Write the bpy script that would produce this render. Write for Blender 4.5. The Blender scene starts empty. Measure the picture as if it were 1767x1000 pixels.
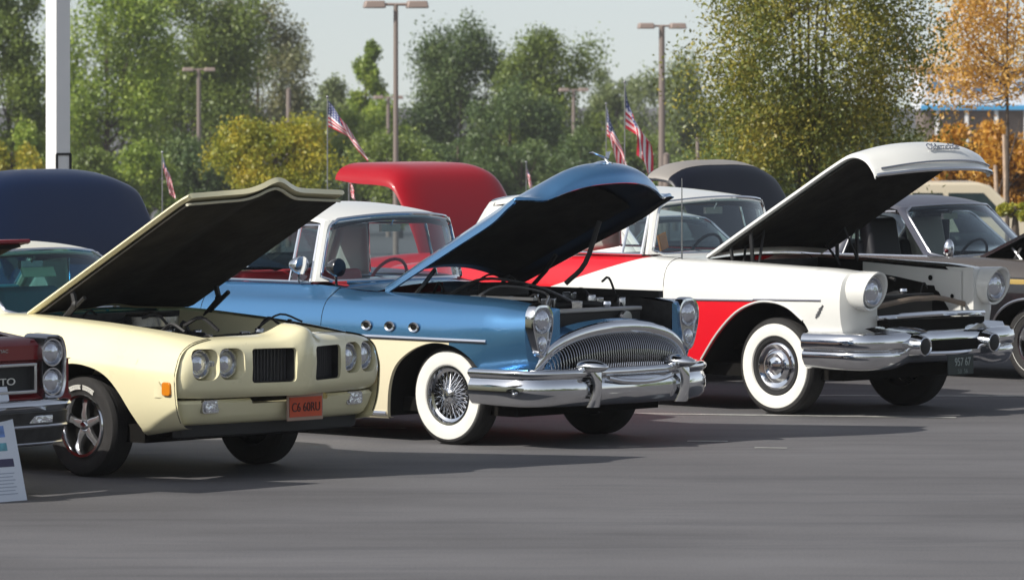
import bpy, bmesh, math, random
import numpy as np
from mathutils import Vector, Matrix
R = math.radians; PI = math.pi
S = bpy.context.scene; C = S.collection
# ---------------------------------------------------------------- camera, sky, sun, exposure
F, YH, H, CX = 9000.0, 130.0, 2.65, 883.5      # pixels of the 1767 px wide photograph
cd = bpy.data.cameras.new('camera'); cam = bpy.data.objects.new('camera', cd); C.objects.link(cam)
cam.location = (0, 0, H); cam.rotation_euler = (R(90), 0, 0)
cd.sensor_width = 36; cd.lens = F/1767*36; cd.shift_y = -(500-YH)/1767; cd.clip_start = .5; cd.clip_end = 3000
cd.dof.use_dof = True; cd.dof.focus_distance = 38; cd.dof.aperture_fstop = 7.5
S.camera = cam
SUN = Vector((-1.11, -.67, 1)).normalized()
el = math.asin(SUN.z); az = math.atan2(SUN.x, SUN.y)
W = bpy.data.worlds.new('World'); S.world = W; W.use_nodes = True
wn = W.node_tree; bg = wn.nodes['Background']
sky = wn.nodes.new('ShaderNodeTexSky'); sky.sky_type = 'NISHITA'; sky.sun_disc = False
sky.sun_elevation = el; sky.sun_rotation = az; sky.dust_density = 1.0; sky.air_density = 1.0; sky.ozone_density = 1.5
tc = wn.nodes.new('ShaderNodeTexCoord'); mp = wn.nodes.new('ShaderNodeMapping'); mp.inputs['Rotation'].default_value = (R(3.5), 0, 0)
wn.links.new(tc.outputs['Generated'], mp.inputs['Vector']); wn.links.new(mp.outputs[0], sky.inputs[0])
hs = wn.nodes.new('ShaderNodeHueSaturation'); hs.inputs['Saturation'].default_value = .45; wn.links.new(sky.outputs[0], hs.inputs['Color']); wn.links.new(hs.outputs[0], bg.inputs[0]); bg.inputs[1].default_value = .13
sd = bpy.data.lights.new('sun', 'SUN'); sd.energy = 4.7; sd.angle = R(.55); sd.color = (1, .95, .86)
so = bpy.data.objects.new('sun', sd); C.objects.link(so); so.rotation_euler = SUN.to_track_quat('Z', 'Y').to_euler()
S.view_settings.view_transform = 'Standard'; S.view_settings.look = 'None'; S.view_settings.gamma = 1
S.view_settings.exposure = 0.1
SLOPE = .025
def gz(Y): return 0 if Y < 50 else -(min(Y, 320)-50)*SLOPE
def wpt(px, py, Y): return Vector(((px-CX)*Y/F, Y, H-(py-YH)*Y/F))
def wx(px, Y): return (px-CX)*Y/F
# ---------------------------------------------------------------- materials
def mat(name, col, rough=.5, metal=0, coat=0, vary=0, vscale=8, bump=0, bscale=60, spec=.5, trans=0, bdist=.01):
    m = bpy.data.materials.new(name); m.use_nodes = True; nt = m.node_tree; b = nt.nodes['Principled BSDF']
    b.inputs['Base Color'].default_value = (*col, 1); b.inputs['Roughness'].default_value = rough
    b.inputs['Metallic'].default_value = metal; b.inputs['Coat Weight'].default_value = coat; b.inputs['Coat Roughness'].default_value = .05
    b.inputs['Specular IOR Level'].default_value = spec
    if vary or bump:
        t = nt.nodes.new('ShaderNodeTexCoord'); n = nt.nodes.new('ShaderNodeTexNoise'); n.inputs['Scale'].default_value = vscale; n.inputs['Detail'].default_value = 5
        nt.links.new(t.outputs['Object'], n.inputs['Vector'])
    if vary:
        r = nt.nodes.new('ShaderNodeValToRGB'); r.color_ramp.elements[0].position = .3; r.color_ramp.elements[1].position = .7
        r.color_ramp.elements[0].color = (*[c*(1-vary) for c in col], 1); r.color_ramp.elements[1].color = (*[min(1, c*(1+vary)) for c in col], 1)
        nt.links.new(n.outputs[0], r.inputs[0]); nt.links.new(r.outputs[0], b.inputs['Base Color'])
        ro = nt.nodes.new('ShaderNodeMapRange'); ro.inputs['To Min'].default_value = max(.02, rough-.06); ro.inputs['To Max'].default_value = rough+.08
        nt.links.new(n.outputs[0], ro.inputs[0]); nt.links.new(ro.outputs[0], b.inputs['Roughness'])
    if bump:
        n2 = nt.nodes.new('ShaderNodeTexNoise'); n2.inputs['Scale'].default_value = bscale; nt.links.new(t.outputs['Object'], n2.inputs['Vector'])
        bp = nt.nodes.new('ShaderNodeBump'); bp.inputs['Strength'].default_value = bump; bp.inputs['Distance'].default_value = bdist
        nt.links.new(n2.outputs[0], bp.inputs['Height']); nt.links.new(bp.outputs[0], b.inputs['Normal'])
    return m
def paint2(name, c1, c2, groups, rough=.3, metal=0):
    """two tone paint: c2 wherever all planes a*x+b*z+c>0 of any group hold (object space of the car)"""
    m = mat(name, c1, rough, metal, .6); nt = m.node_tree; b = nt.nodes['Principled BSDF']; b.inputs['Specular IOR Level'].default_value=.3
    t = nt.nodes.new('ShaderNodeTexCoord'); s = nt.nodes.new('ShaderNodeSeparateXYZ'); nt.links.new(t.outputs['Object'], s.inputs[0])
    def M(op, a, c, d=None):
        n = nt.nodes.new('ShaderNodeMath'); n.operation = op
        for i, v in enumerate((a, c, d)):
            if v is None: continue
            if isinstance(v, (int, float)): n.inputs[i].default_value = v
            else: nt.links.new(v, n.inputs[i])
        return n.outputs[0]
    tot = None
    for g in groups:
        p = None
        for a, bz, cc in g:
            v = M('GREATER_THAN', M('ADD', M('MULTIPLY_ADD', s.outputs[0], a, M('MULTIPLY', s.outputs[2], bz)), cc), 0)
            p = v if p is None else M('MULTIPLY', p, v)
        tot = p if tot is None else M('MAXIMUM', tot, p)
    mx = nt.nodes.new('ShaderNodeMix'); mx.data_type = 'RGBA'; nt.links.new(tot, mx.inputs[0])
    mx.inputs[6].default_value = (*c1, 1); mx.inputs[7].default_value = (*c2, 1); nt.links.new(mx.outputs[2], b.inputs['Base Color'])
    if metal:
        nt.links.new(M('MULTIPLY', M('SUBTRACT', 1, tot), metal), b.inputs['Metallic'])
    return m
def glassm(name, tint=(.62, .72, .72), lo=.085):
    m = bpy.data.materials.new(name); m.use_nodes = True; nt = m.node_tree; nt.nodes.clear()
    o = nt.nodes.new('ShaderNodeOutputMaterial'); mx = nt.nodes.new('ShaderNodeMixShader'); tr = nt.nodes.new('ShaderNodeBsdfTransparent'); gl = nt.nodes.new('ShaderNodeBsdfGlossy')
    fr = nt.nodes.new('ShaderNodeLayerWeight'); fr.inputs[0].default_value = .5; pw = nt.nodes.new('ShaderNodeMath'); pw.operation = 'POWER'; pw.inputs[1].default_value = 5; nt.links.new(fr.outputs['Facing'], pw.inputs[0])
    mr = nt.nodes.new('ShaderNodeMapRange'); mr.inputs['To Min'].default_value = lo
    tr.inputs[0].default_value = (*tint, 1); gl.inputs['Roughness'].default_value = .02; gl.inputs['Color'].default_value = (.9, .95, 1, 1)
    nt.links.new(pw.outputs[0], mr.inputs[0]); nt.links.new(mr.outputs[0], mx.inputs[0]); nt.links.new(tr.outputs[0], mx.inputs[1]); nt.links.new(gl.outputs[0], mx.inputs[2]); nt.links.new(mx.outputs[0], o.inputs[0])
    return m
M = {}
M['chrome'] = mat('chrome', (.72, .73, .75), .09, 1, vary=.05, vscale=3, bump=.12, bscale=3, bdist=.012)
M['chromed'] = mat('dull chrome', (.5, .5, .52), .25, 1)
M['tyre'] = mat('tyre rubber', (.018, .017, .017), .75, vary=.25, vscale=20, bump=.3, bscale=90)
M['white'] = mat('whitewall rubber', (.74, .73, .68), .5, vary=.05)
M['cream'] = mat('cream enamel', (.78, .72, .47), .28, 0, .7, vary=.03, vscale=2)
M['creamroof'] = mat('cream roof enamel', (.72, .69, .56), .35, 0, .4)
M['white paint'] = mat('white enamel', (.68, .68, .65), .32, 0, .5)
M['red paint'] = mat('red enamel', (.34, .006, .014), .35, 0, .2, spec=.25)
M['dkred'] = mat('dark red enamel', (.17, .003, .007), .3, 0, .15, spec=.3)
M['blue hood'] = mat('blue metallic enamel', (.085, .235, .44), .24, .75, .9)
M['navy'] = mat('navy enamel', (.006, .017, .055), .35, .0, .12, spec=.3)
M['black paint'] = mat('black enamel', (.012, .012, .014), .22, 0, .8)
M['charcoal'] = mat('charcoal vinyl', (.07, .075, .10), .42, 0, .15)
M['black'] = mat('black plastic', (.010, .010, .011), .6)
M['soot'] = mat('sooty underbody', (.008, .0075, .007), .9, spec=.1)
M['pad'] = mat('hood insulation pad', (.026, .024, .021), .9, vary=.4, vscale=5, bump=.6, bscale=14, spec=.15)
M['engine'] = mat('engine paint grime', (.03, .03, .032), .5, .3, vary=.5, vscale=12)
M['steel'] = mat('bare steel', (.35, .35, .36), .35, .9); M['silver'] = mat('silver wheel paint', (.50, .50, .52), .2, .85)
M['amber'] = mat('amber lens', (.62, .20, .012), .2, 0, .5)
M['lens'] = mat('headlight glass', (.62, .64, .70), .10, .75, .8, bump=.9, bscale=26, bdist=.01)
M['redseat'] = mat('red upholstery', (.38, .02, .03), .55)
M['tanseat'] = mat('tan upholstery', (.25, .1, .045), .6)
M['greenseat'] = mat('pale upholstery', (.3, .3, .26), .7)
M['darkseat'] = mat('dark upholstery', (.02, .02, .025), .6)
M['glass'] = glassm('window glass'); M['glass teal'] = glassm('teal tinted glass', (.36, .60, .64), .06)
M['wood'] = mat('weathered wood', (.22, .17, .13), .8, vary=.2)
M['lamp metal'] = mat('bronze lamp metal', (.30, .23, .20), .5, .1)
M['lamp pole'] = mat('weathered lamp pole', (.20, .16, .14), .6)
M['buick paint'] = paint2('blue and cream two tone enamel', (.085, .235, .44), (.70, .63, .45), [[(0, -1, .752), (-1, 0, .10)]], .24, .75)
M['red white paint'] = paint2('white and red two tone enamel', (.68, .68, .65), (.62, .006, .016), [[(.018, -1, .892), (-1, 0, -.1)], [(-.28, 1, -1.586), (-1, 0, -1.38)]], .32)
# ---------------------------------------------------------------- object and mesh helpers
def thing(name, label, cat, loc=(0, 0, 0), rz=0, group=None):
    o = bpy.data.objects.new(name, None); C.objects.link(o); o.location = loc; o.rotation_euler = (0, 0, rz); o.empty_display_size = .2
    o['label'] = label; o['category'] = cat
    if group: o['group'] = group
    return o
def tag(o, label, cat, group=None):
    o['label'] = label; o['category'] = cat
    if group: o['group'] = group
    return o
class MB:
    def __init__(s): s.v = []; s.f = []; s.mi = []; s.m = 0
    def add(s, vs, fs):
        k = len(s.v); s.v += [tuple(p) for p in vs]
        for f in fs: s.f.append(tuple(i+k for i in f)); s.mi.append(s.m)
        return s
    def grid(s, P, cu=False, cv=False):
        n = len(P); m = len(P[0]); vs = [p for r in P for p in r]; fs = []
        for i in range(n if cu else n-1):
            for j in range(m if cv else m-1):
                a, b = i, (i+1) % n; c, d = j, (j+1) % m
                fs.append((a*m+c, b*m+c, b*m+d, a*m+d))
        return s.add(vs, fs)
    def box(s, c, d, rot=None, taper=1):
        cx, cy, cz = c; dx, dy, dz = [q/2 for q in d]
        v = [Vector((x*dx*(taper if z > 0 else 1), y*dy*(taper if z > 0 else 1), z*dz)) for z in (-1, 1) for y in (-1, 1) for x in (-1, 1)]
        if rot is not None: v = [rot @ p for p in v]
        v = [p+Vector(c) for p in v]
        return s.add(v, [(0, 2, 3, 1), (4, 5, 7, 6), (0, 1, 5, 4), (2, 6, 7, 3), (0, 4, 6, 2), (1, 3, 7, 5)])
    def tube(s, pts, r, n=8, cap=True, closed=False, flat=None):
        pts = [Vector(p) for p in pts]; rings = []; L = len(pts); up0 = Vector((0, 0, 1))
        for i, p in enumerate(pts):
            if closed: t = pts[(i+1) % L]-pts[i-1]
            else: t = pts[min(i+1, L-1)]-pts[max(i-1, 0)]
            t.normalize(); a = t.cross(up0)
            if a.length < .05: a = t.cross(Vector((0, 1, 0)))
            a.normalize(); b = a.cross(t); rr = r[i] if isinstance(r, (list, tuple)) else r
            f1, f2 = flat or (1, 1)
            rings.append([p+(a*math.cos(q)*f1+b*math.sin(q)*f2)*rr for q in [2*PI*k/n for k in range(n)]])
        s.grid(rings, cu=closed, cv=True)
        if cap and not closed:
            k = len(s.v)-L*n; s.f += [tuple(range(k, k+n)), tuple(range(len(s.v)-n, len(s.v)))]; s.mi += [s.m, s.m]
        return s
    def lathe(s, prof, n=40, o=(0, 0, 0), ax='Y', cl=False):
        """prof: (radius, axial)"""
        P = []
        for r, a in prof:
            row = []
            for k in range(n):
                q = 2*PI*k/n; c, d = r*math.cos(q), r*math.sin(q)
                row.append({'Y': (o[0]+c, o[1]+a, o[2]+d), 'X': (o[0]+a, o[1]+c, o[2]+d), 'Z': (o[0]+c, o[1]+d, o[2]+a)}[ax])
            P.append(row)
        return s.grid(P, cu=cl, cv=True)
    def ell(s, c, r, n=14, m=8, a0=-.5, a1=.5):
        return s.grid([[(c[0]+r[0]*math.cos(PI*(a0+(a1-a0)*i/m))*math.cos(2*PI*k/n), c[1]+r[1]*math.cos(PI*(a0+(a1-a0)*i/m))*math.sin(2*PI*k/n), c[2]+r[2]*math.sin(PI*(a0+(a1-a0)*i/m))) for k in range(n)] for i in range(m+1)], cv=True)
    def prism(s, out, d0, d1, ax='X'):
        """out: outline of (a,b); extruded d0..d1 along axis"""
        def q(a, b, d): return {'X': (d, a, b), 'Y': (a, d, b), 'Z': (a, b, d)}[ax]
        n = len(out); k = len(s.v); s.v += [q(a, b, d0) for a, b in out]+[q(a, b, d1) for a, b in out]
        s.f += [tuple(range(k, k+n)), tuple(range(k+n, k+2*n))]+[(k+i, k+(i+1) % n, k+n+(i+1) % n, k+n+i) for i in range(n)]; s.mi += [s.m]*(n+2); return s
    def mesh(s, name, mats, smooth=True, ang=35, recalc=True):
        me = bpy.data.meshes.new(name); me.from_pydata(s.v, [], s.f)
        if not isinstance(mats, (list, tuple)): mats = [mats]
        for m in mats: me.materials.append(m)
        me.polygons.foreach_set('material_index', s.mi)
        if recalc:
            b = bmesh.new(); b.from_mesh(me); bmesh.ops.remove_doubles(b, verts=b.verts, dist=1e-5); bmesh.ops.recalc_face_normals(b, faces=b.faces); b.to_mesh(me); b.free()
        if smooth:
            me.polygons.foreach_set('use_smooth', [True]*len(me.polygons)); me.set_sharp_from_angle(angle=R(ang))
        me.update(); return me
    def obj(s, name, mats, parent=None, smooth=True, ang=35, bevel=0, solid=0, off=-1, loc=None, recalc=True):
        o = bpy.data.objects.new(name, s.mesh(name, mats, smooth, ang, recalc)); C.objects.link(o)
        if parent: o.parent = parent
        if loc: o.location = loc
        if solid: q = o.modifiers.new('s', 'SOLIDIFY'); q.thickness = solid; q.offset = off
        if bevel: q = o.modifiers.new('b', 'BEVEL'); q.width = bevel; q.segments = 3; q.limit_method = 'ANGLE'; q.angle_limit = R(40)
        return o
def applied(o):
    dg = bpy.context.evaluated_depsgraph_get(); me = bpy.data.meshes.new_from_object(o.evaluated_get(dg)); o.modifiers.clear(); o.data = me; return o
def cut(o, cutters):
    for c in cutters:
        q = o.modifiers.new('c', 'BOOLEAN'); q.object = c; q.operation = 'DIFFERENCE'; q.solver = 'EXACT'
    bpy.context.view_layer.update(); applied(o)
    for c in cutters: bpy.data.objects.remove(c)
    o.data.set_sharp_from_angle(angle=R(35)); return o
def copyt(o, parent=None):
    c = o.copy(); C.objects.link(c); c.parent = parent
    for ch in o.children: copyt(ch, c)
    return c
def cr(pts, n=8, closed=False):
    P = [Vector(p) for p in pts]; L = len(P); out = []
    for i in range(L if closed else L-1):
        p1, p2 = P[i], P[(i+1) % L]; p0 = P[i-1] if (closed or i > 0) else p1*2-p2; p3 = P[(i+2) % L] if (closed or i < L-2) else p2*2-p1
        for k in range(n):
            t = k/n; out.append(.5*((2*p1)+(p2-p0)*t+(2*p0-5*p1+4*p2-p3)*t*t+(3*p1-p0-3*p2+p3)*t**3))
    if not closed: out.append(P[-1])
    return out
def net(rows, nu=6, nv=6):
    a = [cr(r, nu) for r in rows]; cols = list(zip(*a)); b = [cr(c, nv) for c in cols]; return b
def text(s, size, m, parent, loc, rot, name='lettering', ext=.002, align='CENTER', sx=1):
    cu = bpy.data.curves.new(name, 'FONT'); cu.body = s; cu.size = size; cu.extrude = ext; cu.align_x = align; cu.align_y = 'CENTER'
    o = bpy.data.objects.new(name, cu); C.objects.link(o); bpy.context.view_layer.update()
    me = bpy.data.meshes.new_from_object(o.evaluated_get(bpy.context.evaluated_depsgraph_get())); bpy.data.objects.remove(o)
    me.materials.clear(); me.materials.append(m)
    o = bpy.data.objects.new(name, me); C.objects.link(o); o.parent = parent; o.location = loc; o.rotation_euler = rot; o.scale = (sx, 1, 1); return o
FWD = (R(90), 0, R(90))        # text reading for someone in front of the car (+x)
SIDE = (R(90), 0, 0)           # text on the right side of the car (-y)
def pch(xs, ys, x):
    xs = np.asarray(xs, float); ys = np.asarray(ys, float); n = len(xs)
    if n == 2 or x <= xs[0] or x >= xs[-1]: return float(np.interp(x, xs, ys))
    h = np.diff(xs); d = np.diff(ys)/h; i = min(n-2, int(np.searchsorted(xs, x, side='right')-1))
    def sl(k):
        if k == 0: return d[0]
        if k == n-1: return d[-1]
        if d[k-1]*d[k] <= 0: return 0
        w1 = 2*h[k]+h[k-1]; w2 = h[k]+2*h[k-1]; return (w1+w2)/(w1/d[k-1]+w2/d[k])
    t = (x-xs[i])/h[i]; m0, m1 = sl(i)*h[i], sl(i+1)*h[i]
    return (2*t**3-3*t*t+1)*ys[i]+(t**3-2*t*t+t)*m0+(-2*t**3+3*t*t)*ys[i+1]+(t**3-t*t)*m1
class Side:
    """lofted car flank: stations {x: [(halfwidth, z) ...]} from sill to bonnet edge"""
    def __init__(s, st):
        s.xs = sorted(st); s.n = len(st[s.xs[0]]); s.W = [[st[x][r][0] for x in s.xs] for r in range(s.n)]; s.Z = [[st[x][r][1] for x in s.xs] for r in range(s.n)]; s.c = {}
    def rows(s, x):
        k = round(x, 4)
        if k not in s.c: s.c[k] = [(pch(s.xs, s.W[r], x), pch(s.xs, s.Z[r], x)) for r in range(s.n)]
        return s.c[k]
    def P(s, x, t, sg=-1):
        rw = s.rows(x); t = max(0, min(s.n-1, t)); i = min(s.n-2, int(t)); f = t-i
        p1, p2 = rw[i], rw[i+1]; p0 = rw[i-1] if i > 0 else p1; p3 = rw[i+2] if i < s.n-2 else p2
        o = []
        for a in (0, 1):
            m0 = (p2[a]-p0[a])/2; m1 = (p3[a]-p1[a])/2
            o.append((2*f**3-3*f*f+1)*p1[a]+(f**3-2*f*f+f)*m0+(-2*f**3+3*f*f)*p2[a]+(f**3-f*f)*m1)
        return Vector((x, sg*o[0], o[1]))
    def tz(s, x, z, hi=None):
        lo, hi = 0, (s.n-2.0 if hi is None else hi)
        for _ in range(24):
            m = (lo+hi)/2
            if s.P(x, m).z < z: lo = m
            else: hi = m
        return lo
    def at(s, x, z, off=0, sg=-1):
        p = s.P(x, s.tz(x, z), sg); p.y += sg*off; return p
    def build(s, mb, segs, nv=26):
        """segs: ('x', x0, x1, n) plain runs or ('arch', [(x,z)..]) openings, from rear to front"""
        cols = []
        for g in segs:
            if g[0] == 'x':
                for k in range(g[3]+1): x = g[1]+(g[2]-g[1])*k/g[3]; cols.append((x, 0, x))
            else:
                pl = cr([(a, 0, b) for a, b in g[1]], 5); x0, x1 = g[1][0][0], g[1][-1][0]; n = len(pl)
                for k, p in enumerate(pl):
                    x = min(max(p.x, min(x0, x1)-.0), max(x0, x1)); cols.append((x, s.tz(x, p.z), x0+(x1-x0)*k/(n-1)))
        T = s.n-1
        for sg in (-1, 1):
            mb.grid([[s.P(xb+(xt-xb)*k/nv, tb+(T-tb)*k/nv, sg) for k in range(nv+1)] for xb, tb, xt in cols])
        # rolled inner lip of the arches
            mb.grid([[s.P(xb, tb, sg)-Vector((0, sg*d, 0)) for d in (0, .03)] for xb, tb, xt in cols])
    def well(s, pts, m, parent, depth=.5):
        b = MB()
        for sg in (-1, 1):
            pl = cr([(a, 0, z) for a, z in pts], 4)
            g = [[Vector((p.x, sg*(abs(s.at(p.x, p.z).y)-d), p.z+.006)) for d in (.02, depth)] for p in pl]; b.grid(g)
            k = len(b.v); c = [r[1] for r in g]; b.v += [tuple(q) for q in c]; b.f.append(tuple(range(k, k+len(c)))); b.mi.append(0)
        return b.obj('wheel_well', m, parent)
# ---------------------------------------------------------------- car building blocks
def wheel(root, x, y, z, r, w, kind, sg, rr=None, ww=None, name='wheel'):
    """sg=-1 shows its face to -y. tyre > whitewall, rim, hub"""
    rr = rr or r*.57; hw = w/2; b = MB()
    prof = [(rr, hw*.62), (rr+.012, hw*.82), (r*.80, hw*1.0), (r*.93, hw*.93), (r*.985, hw*.72), (r, hw*.5), (r, 0), (r, -hw*.5), (r*.985, -hw*.72), (r*.93, -hw*.93), (r*.8, -hw), (rr+.012, -hw*.8), (rr, -hw*.6)]
    b.lathe([(a, c*sg) for a, c in prof], 56)
    for g in (.28, -.0, -.28): b.lathe([(r+.001, (g*w-.012)), (r-.006, g*w), (r+.001, g*w+.012)], 56)
    t = b.obj(name, M['tyre'], root, loc=(x, y, z))
    if ww:
        q = MB(); q.lathe([(ww[0], sg*hw*.90), (ww[0]+.008, sg*(hw*.96+.004)), ((ww[0]+ww[1])/2, sg*(hw*1.0+.007)), (ww[1]-.008, sg*(hw*.97+.006)), (ww[1], sg*hw*.90)], 56); q.obj('whitewall', M['white'], t)
    q = MB()
    if kind == 'spoke5':
        q.lathe([(rr+.012, sg*hw*.86), (rr+.006, sg*(hw*.95)), (rr-.012, sg*hw*.93), (rr-.025, sg*hw*.6), (rr-.03, sg*hw*.2)], 56); q.obj('rim', M['chrome'], t)
        q = MB()
        for k in range(5):
            a = 2*PI*k/5+PI/2+.08; d = Vector((math.cos(a), 0, math.sin(a))); e = Vector((-math.sin(a), 0, math.cos(a)))
            P = []
            for f, ww_, yy in ((.03, .028, .62), (.075, .024, .66), (.12, .018, .58), (.165, .024, .5), (.195, .042, .42)):
                c = d*f; P.append([c+e*(ww_*q_)+Vector((0, sg*(hw*yy-dd), 0)) for q_, dd in ((-1, .03), (-1, .004), (-.6, 0), (.6, 0), (1, .004), (1, .03))])
            q.grid(P)
        q.obj('spokes', M['silver'], t)
        q = MB(); q.lathe([(.0, sg*hw*.78), (.025, sg*hw*.77), (.034, sg*hw*.7), (.04, sg*hw*.5)], 20); q.obj('hub_cap', M['chrome'], t)
        q = MB(); q.lathe([(0, sg*.0), (.2, sg*.0)], 30); q.obj('brake_drum', M['soot'], t)
        # raised white letters on the sidewall
        q = MB(); rl = (rr+r*.93)/2+.002
        for k in range(11):
            if k in (5,): continue
            a = R(62)+k*.085; hh = .016
            for j in ((-1, 0), (1, 0), (0, 1), (0, -1))[: (4 if k % 3 == 0 else 3)]:
                a2 = a+j[0]*.022; rad = rl+j[1]*.012
                c = Vector((math.cos(a2)*rad, sg*(hw+.002), math.sin(a2)*rad)); rot = Matrix.Rotation(-a2+PI/2, 3, 'Y')
                q.box(c, (.006, .003, .03) if j[0] else (.026, .003, .006), rot)
        q.obj('raised_lettering', M['white'], t, smooth=False)
    elif kind == 'wire':
        q.lathe([(rr+.014, sg*hw*.86), (rr+.01, sg*hw*.96), (rr-.008, sg*hw*.95), (rr-.015, sg*hw*.7), (rr-.035, sg*hw*.62), (rr-.04, sg*hw*.3), (rr-.04, -sg*hw*.4)], 56); q.obj('rim', M['chrome'], t)
        q = MB()
        for k in range(24):
            for a0, a1, r0, r1, y0, y1 in ((0, .42, .045, rr-.035, .88, .35), (0, -.42, .045, rr-.035, .88, .35), (.13, .5, .055, rr-.036, .55, .55), (.13, -.3, .055, rr-.036, .5, .5)):
                a = 2*PI*k/24
                q.tube([(math.cos(a+a0)*r0, sg*hw*y0, math.sin(a+a0)*r0), (math.cos(a+a1)*r1, sg*hw*y1, math.sin(a+a1)*r1)], .0032, 5, cap=False)
        q.obj('spokes', M['chrome'], t)
        q = MB(); q.lathe([(0, sg*hw*1.12), (.022, sg*hw*1.1), (.03, sg*hw*1.0), (.05, sg*hw*.93), (.055, sg*hw*.7), (.06, sg*hw*.3)], 24)
        for k in (0, 1, 2):
            a = 2*PI*k/3+.3; q.box((math.cos(a)*.045, sg*hw*1.02, math.sin(a)*.045), (.06, .012, .018), Matrix.Rotation(-a, 3, 'Y'))
        q.obj('hub_cap', M['chrome'], t)
        q = MB(); q.lathe([(0, -sg*.02), (rr-.03, -sg*.02)], 30); q.obj('brake_drum', M['soot'], t)
    else:
        q.lathe([(rr+.012, sg*hw*.86), (rr+.006, sg*hw*.97), (rr-.012, sg*hw*.95), (rr-.02, sg*hw*.78)], 56); q.obj('rim', M['chromed'] if kind == 'plain' else M['black'], t)
        q = MB(); q.lathe([(rr-.02, sg*hw*.78), (rr-.03, sg*hw*.9), (rr-.045, sg*hw*.96), (rr-.06, sg*hw*.9), (rr*.62, sg*hw*.84), (rr*.55, sg*hw*.98), (rr*.46, sg*hw*1.06), (rr*.36, sg*hw*1.0), (rr*.33, sg*hw*.97), (rr*.2, sg*hw*1.08), (0, sg*hw*1.12)], 48)
        q.obj('hub_cap', M['chrome'], t)
    return t
def plan_sweep(path, prof, closed=True, zf=None):
    """sweep a (outward, z) profile along plan points; path (x,y) runs from -y to +y so outward is +x"""
    P = [Vector((a, b, 0)) for a, b in path]; rings = []
    for i, p in enumerate(P):
        t = (P[min(i+1, len(P)-1)]-P[max(i-1, 0)]).normalized(); n = Vector((t.y, -t.x, 0))
        rings.append([p+n*d+Vector((0, 0, (zf(p.x, p.y, z) if zf else z))) for d, z in prof])
    b = MB(); b.grid(rings, cv=closed)
    if closed:
        k = len(prof); L = len(b.v); b.f += [tuple(range(k)), tuple(range(L-k, L))]; b.mi += [0, 0]
    return b
def mir(path):
    """path given for y<=0 ending on the centre line"""
    return list(path)+[(x, -y) for x, y in path[-2::-1]]
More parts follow.
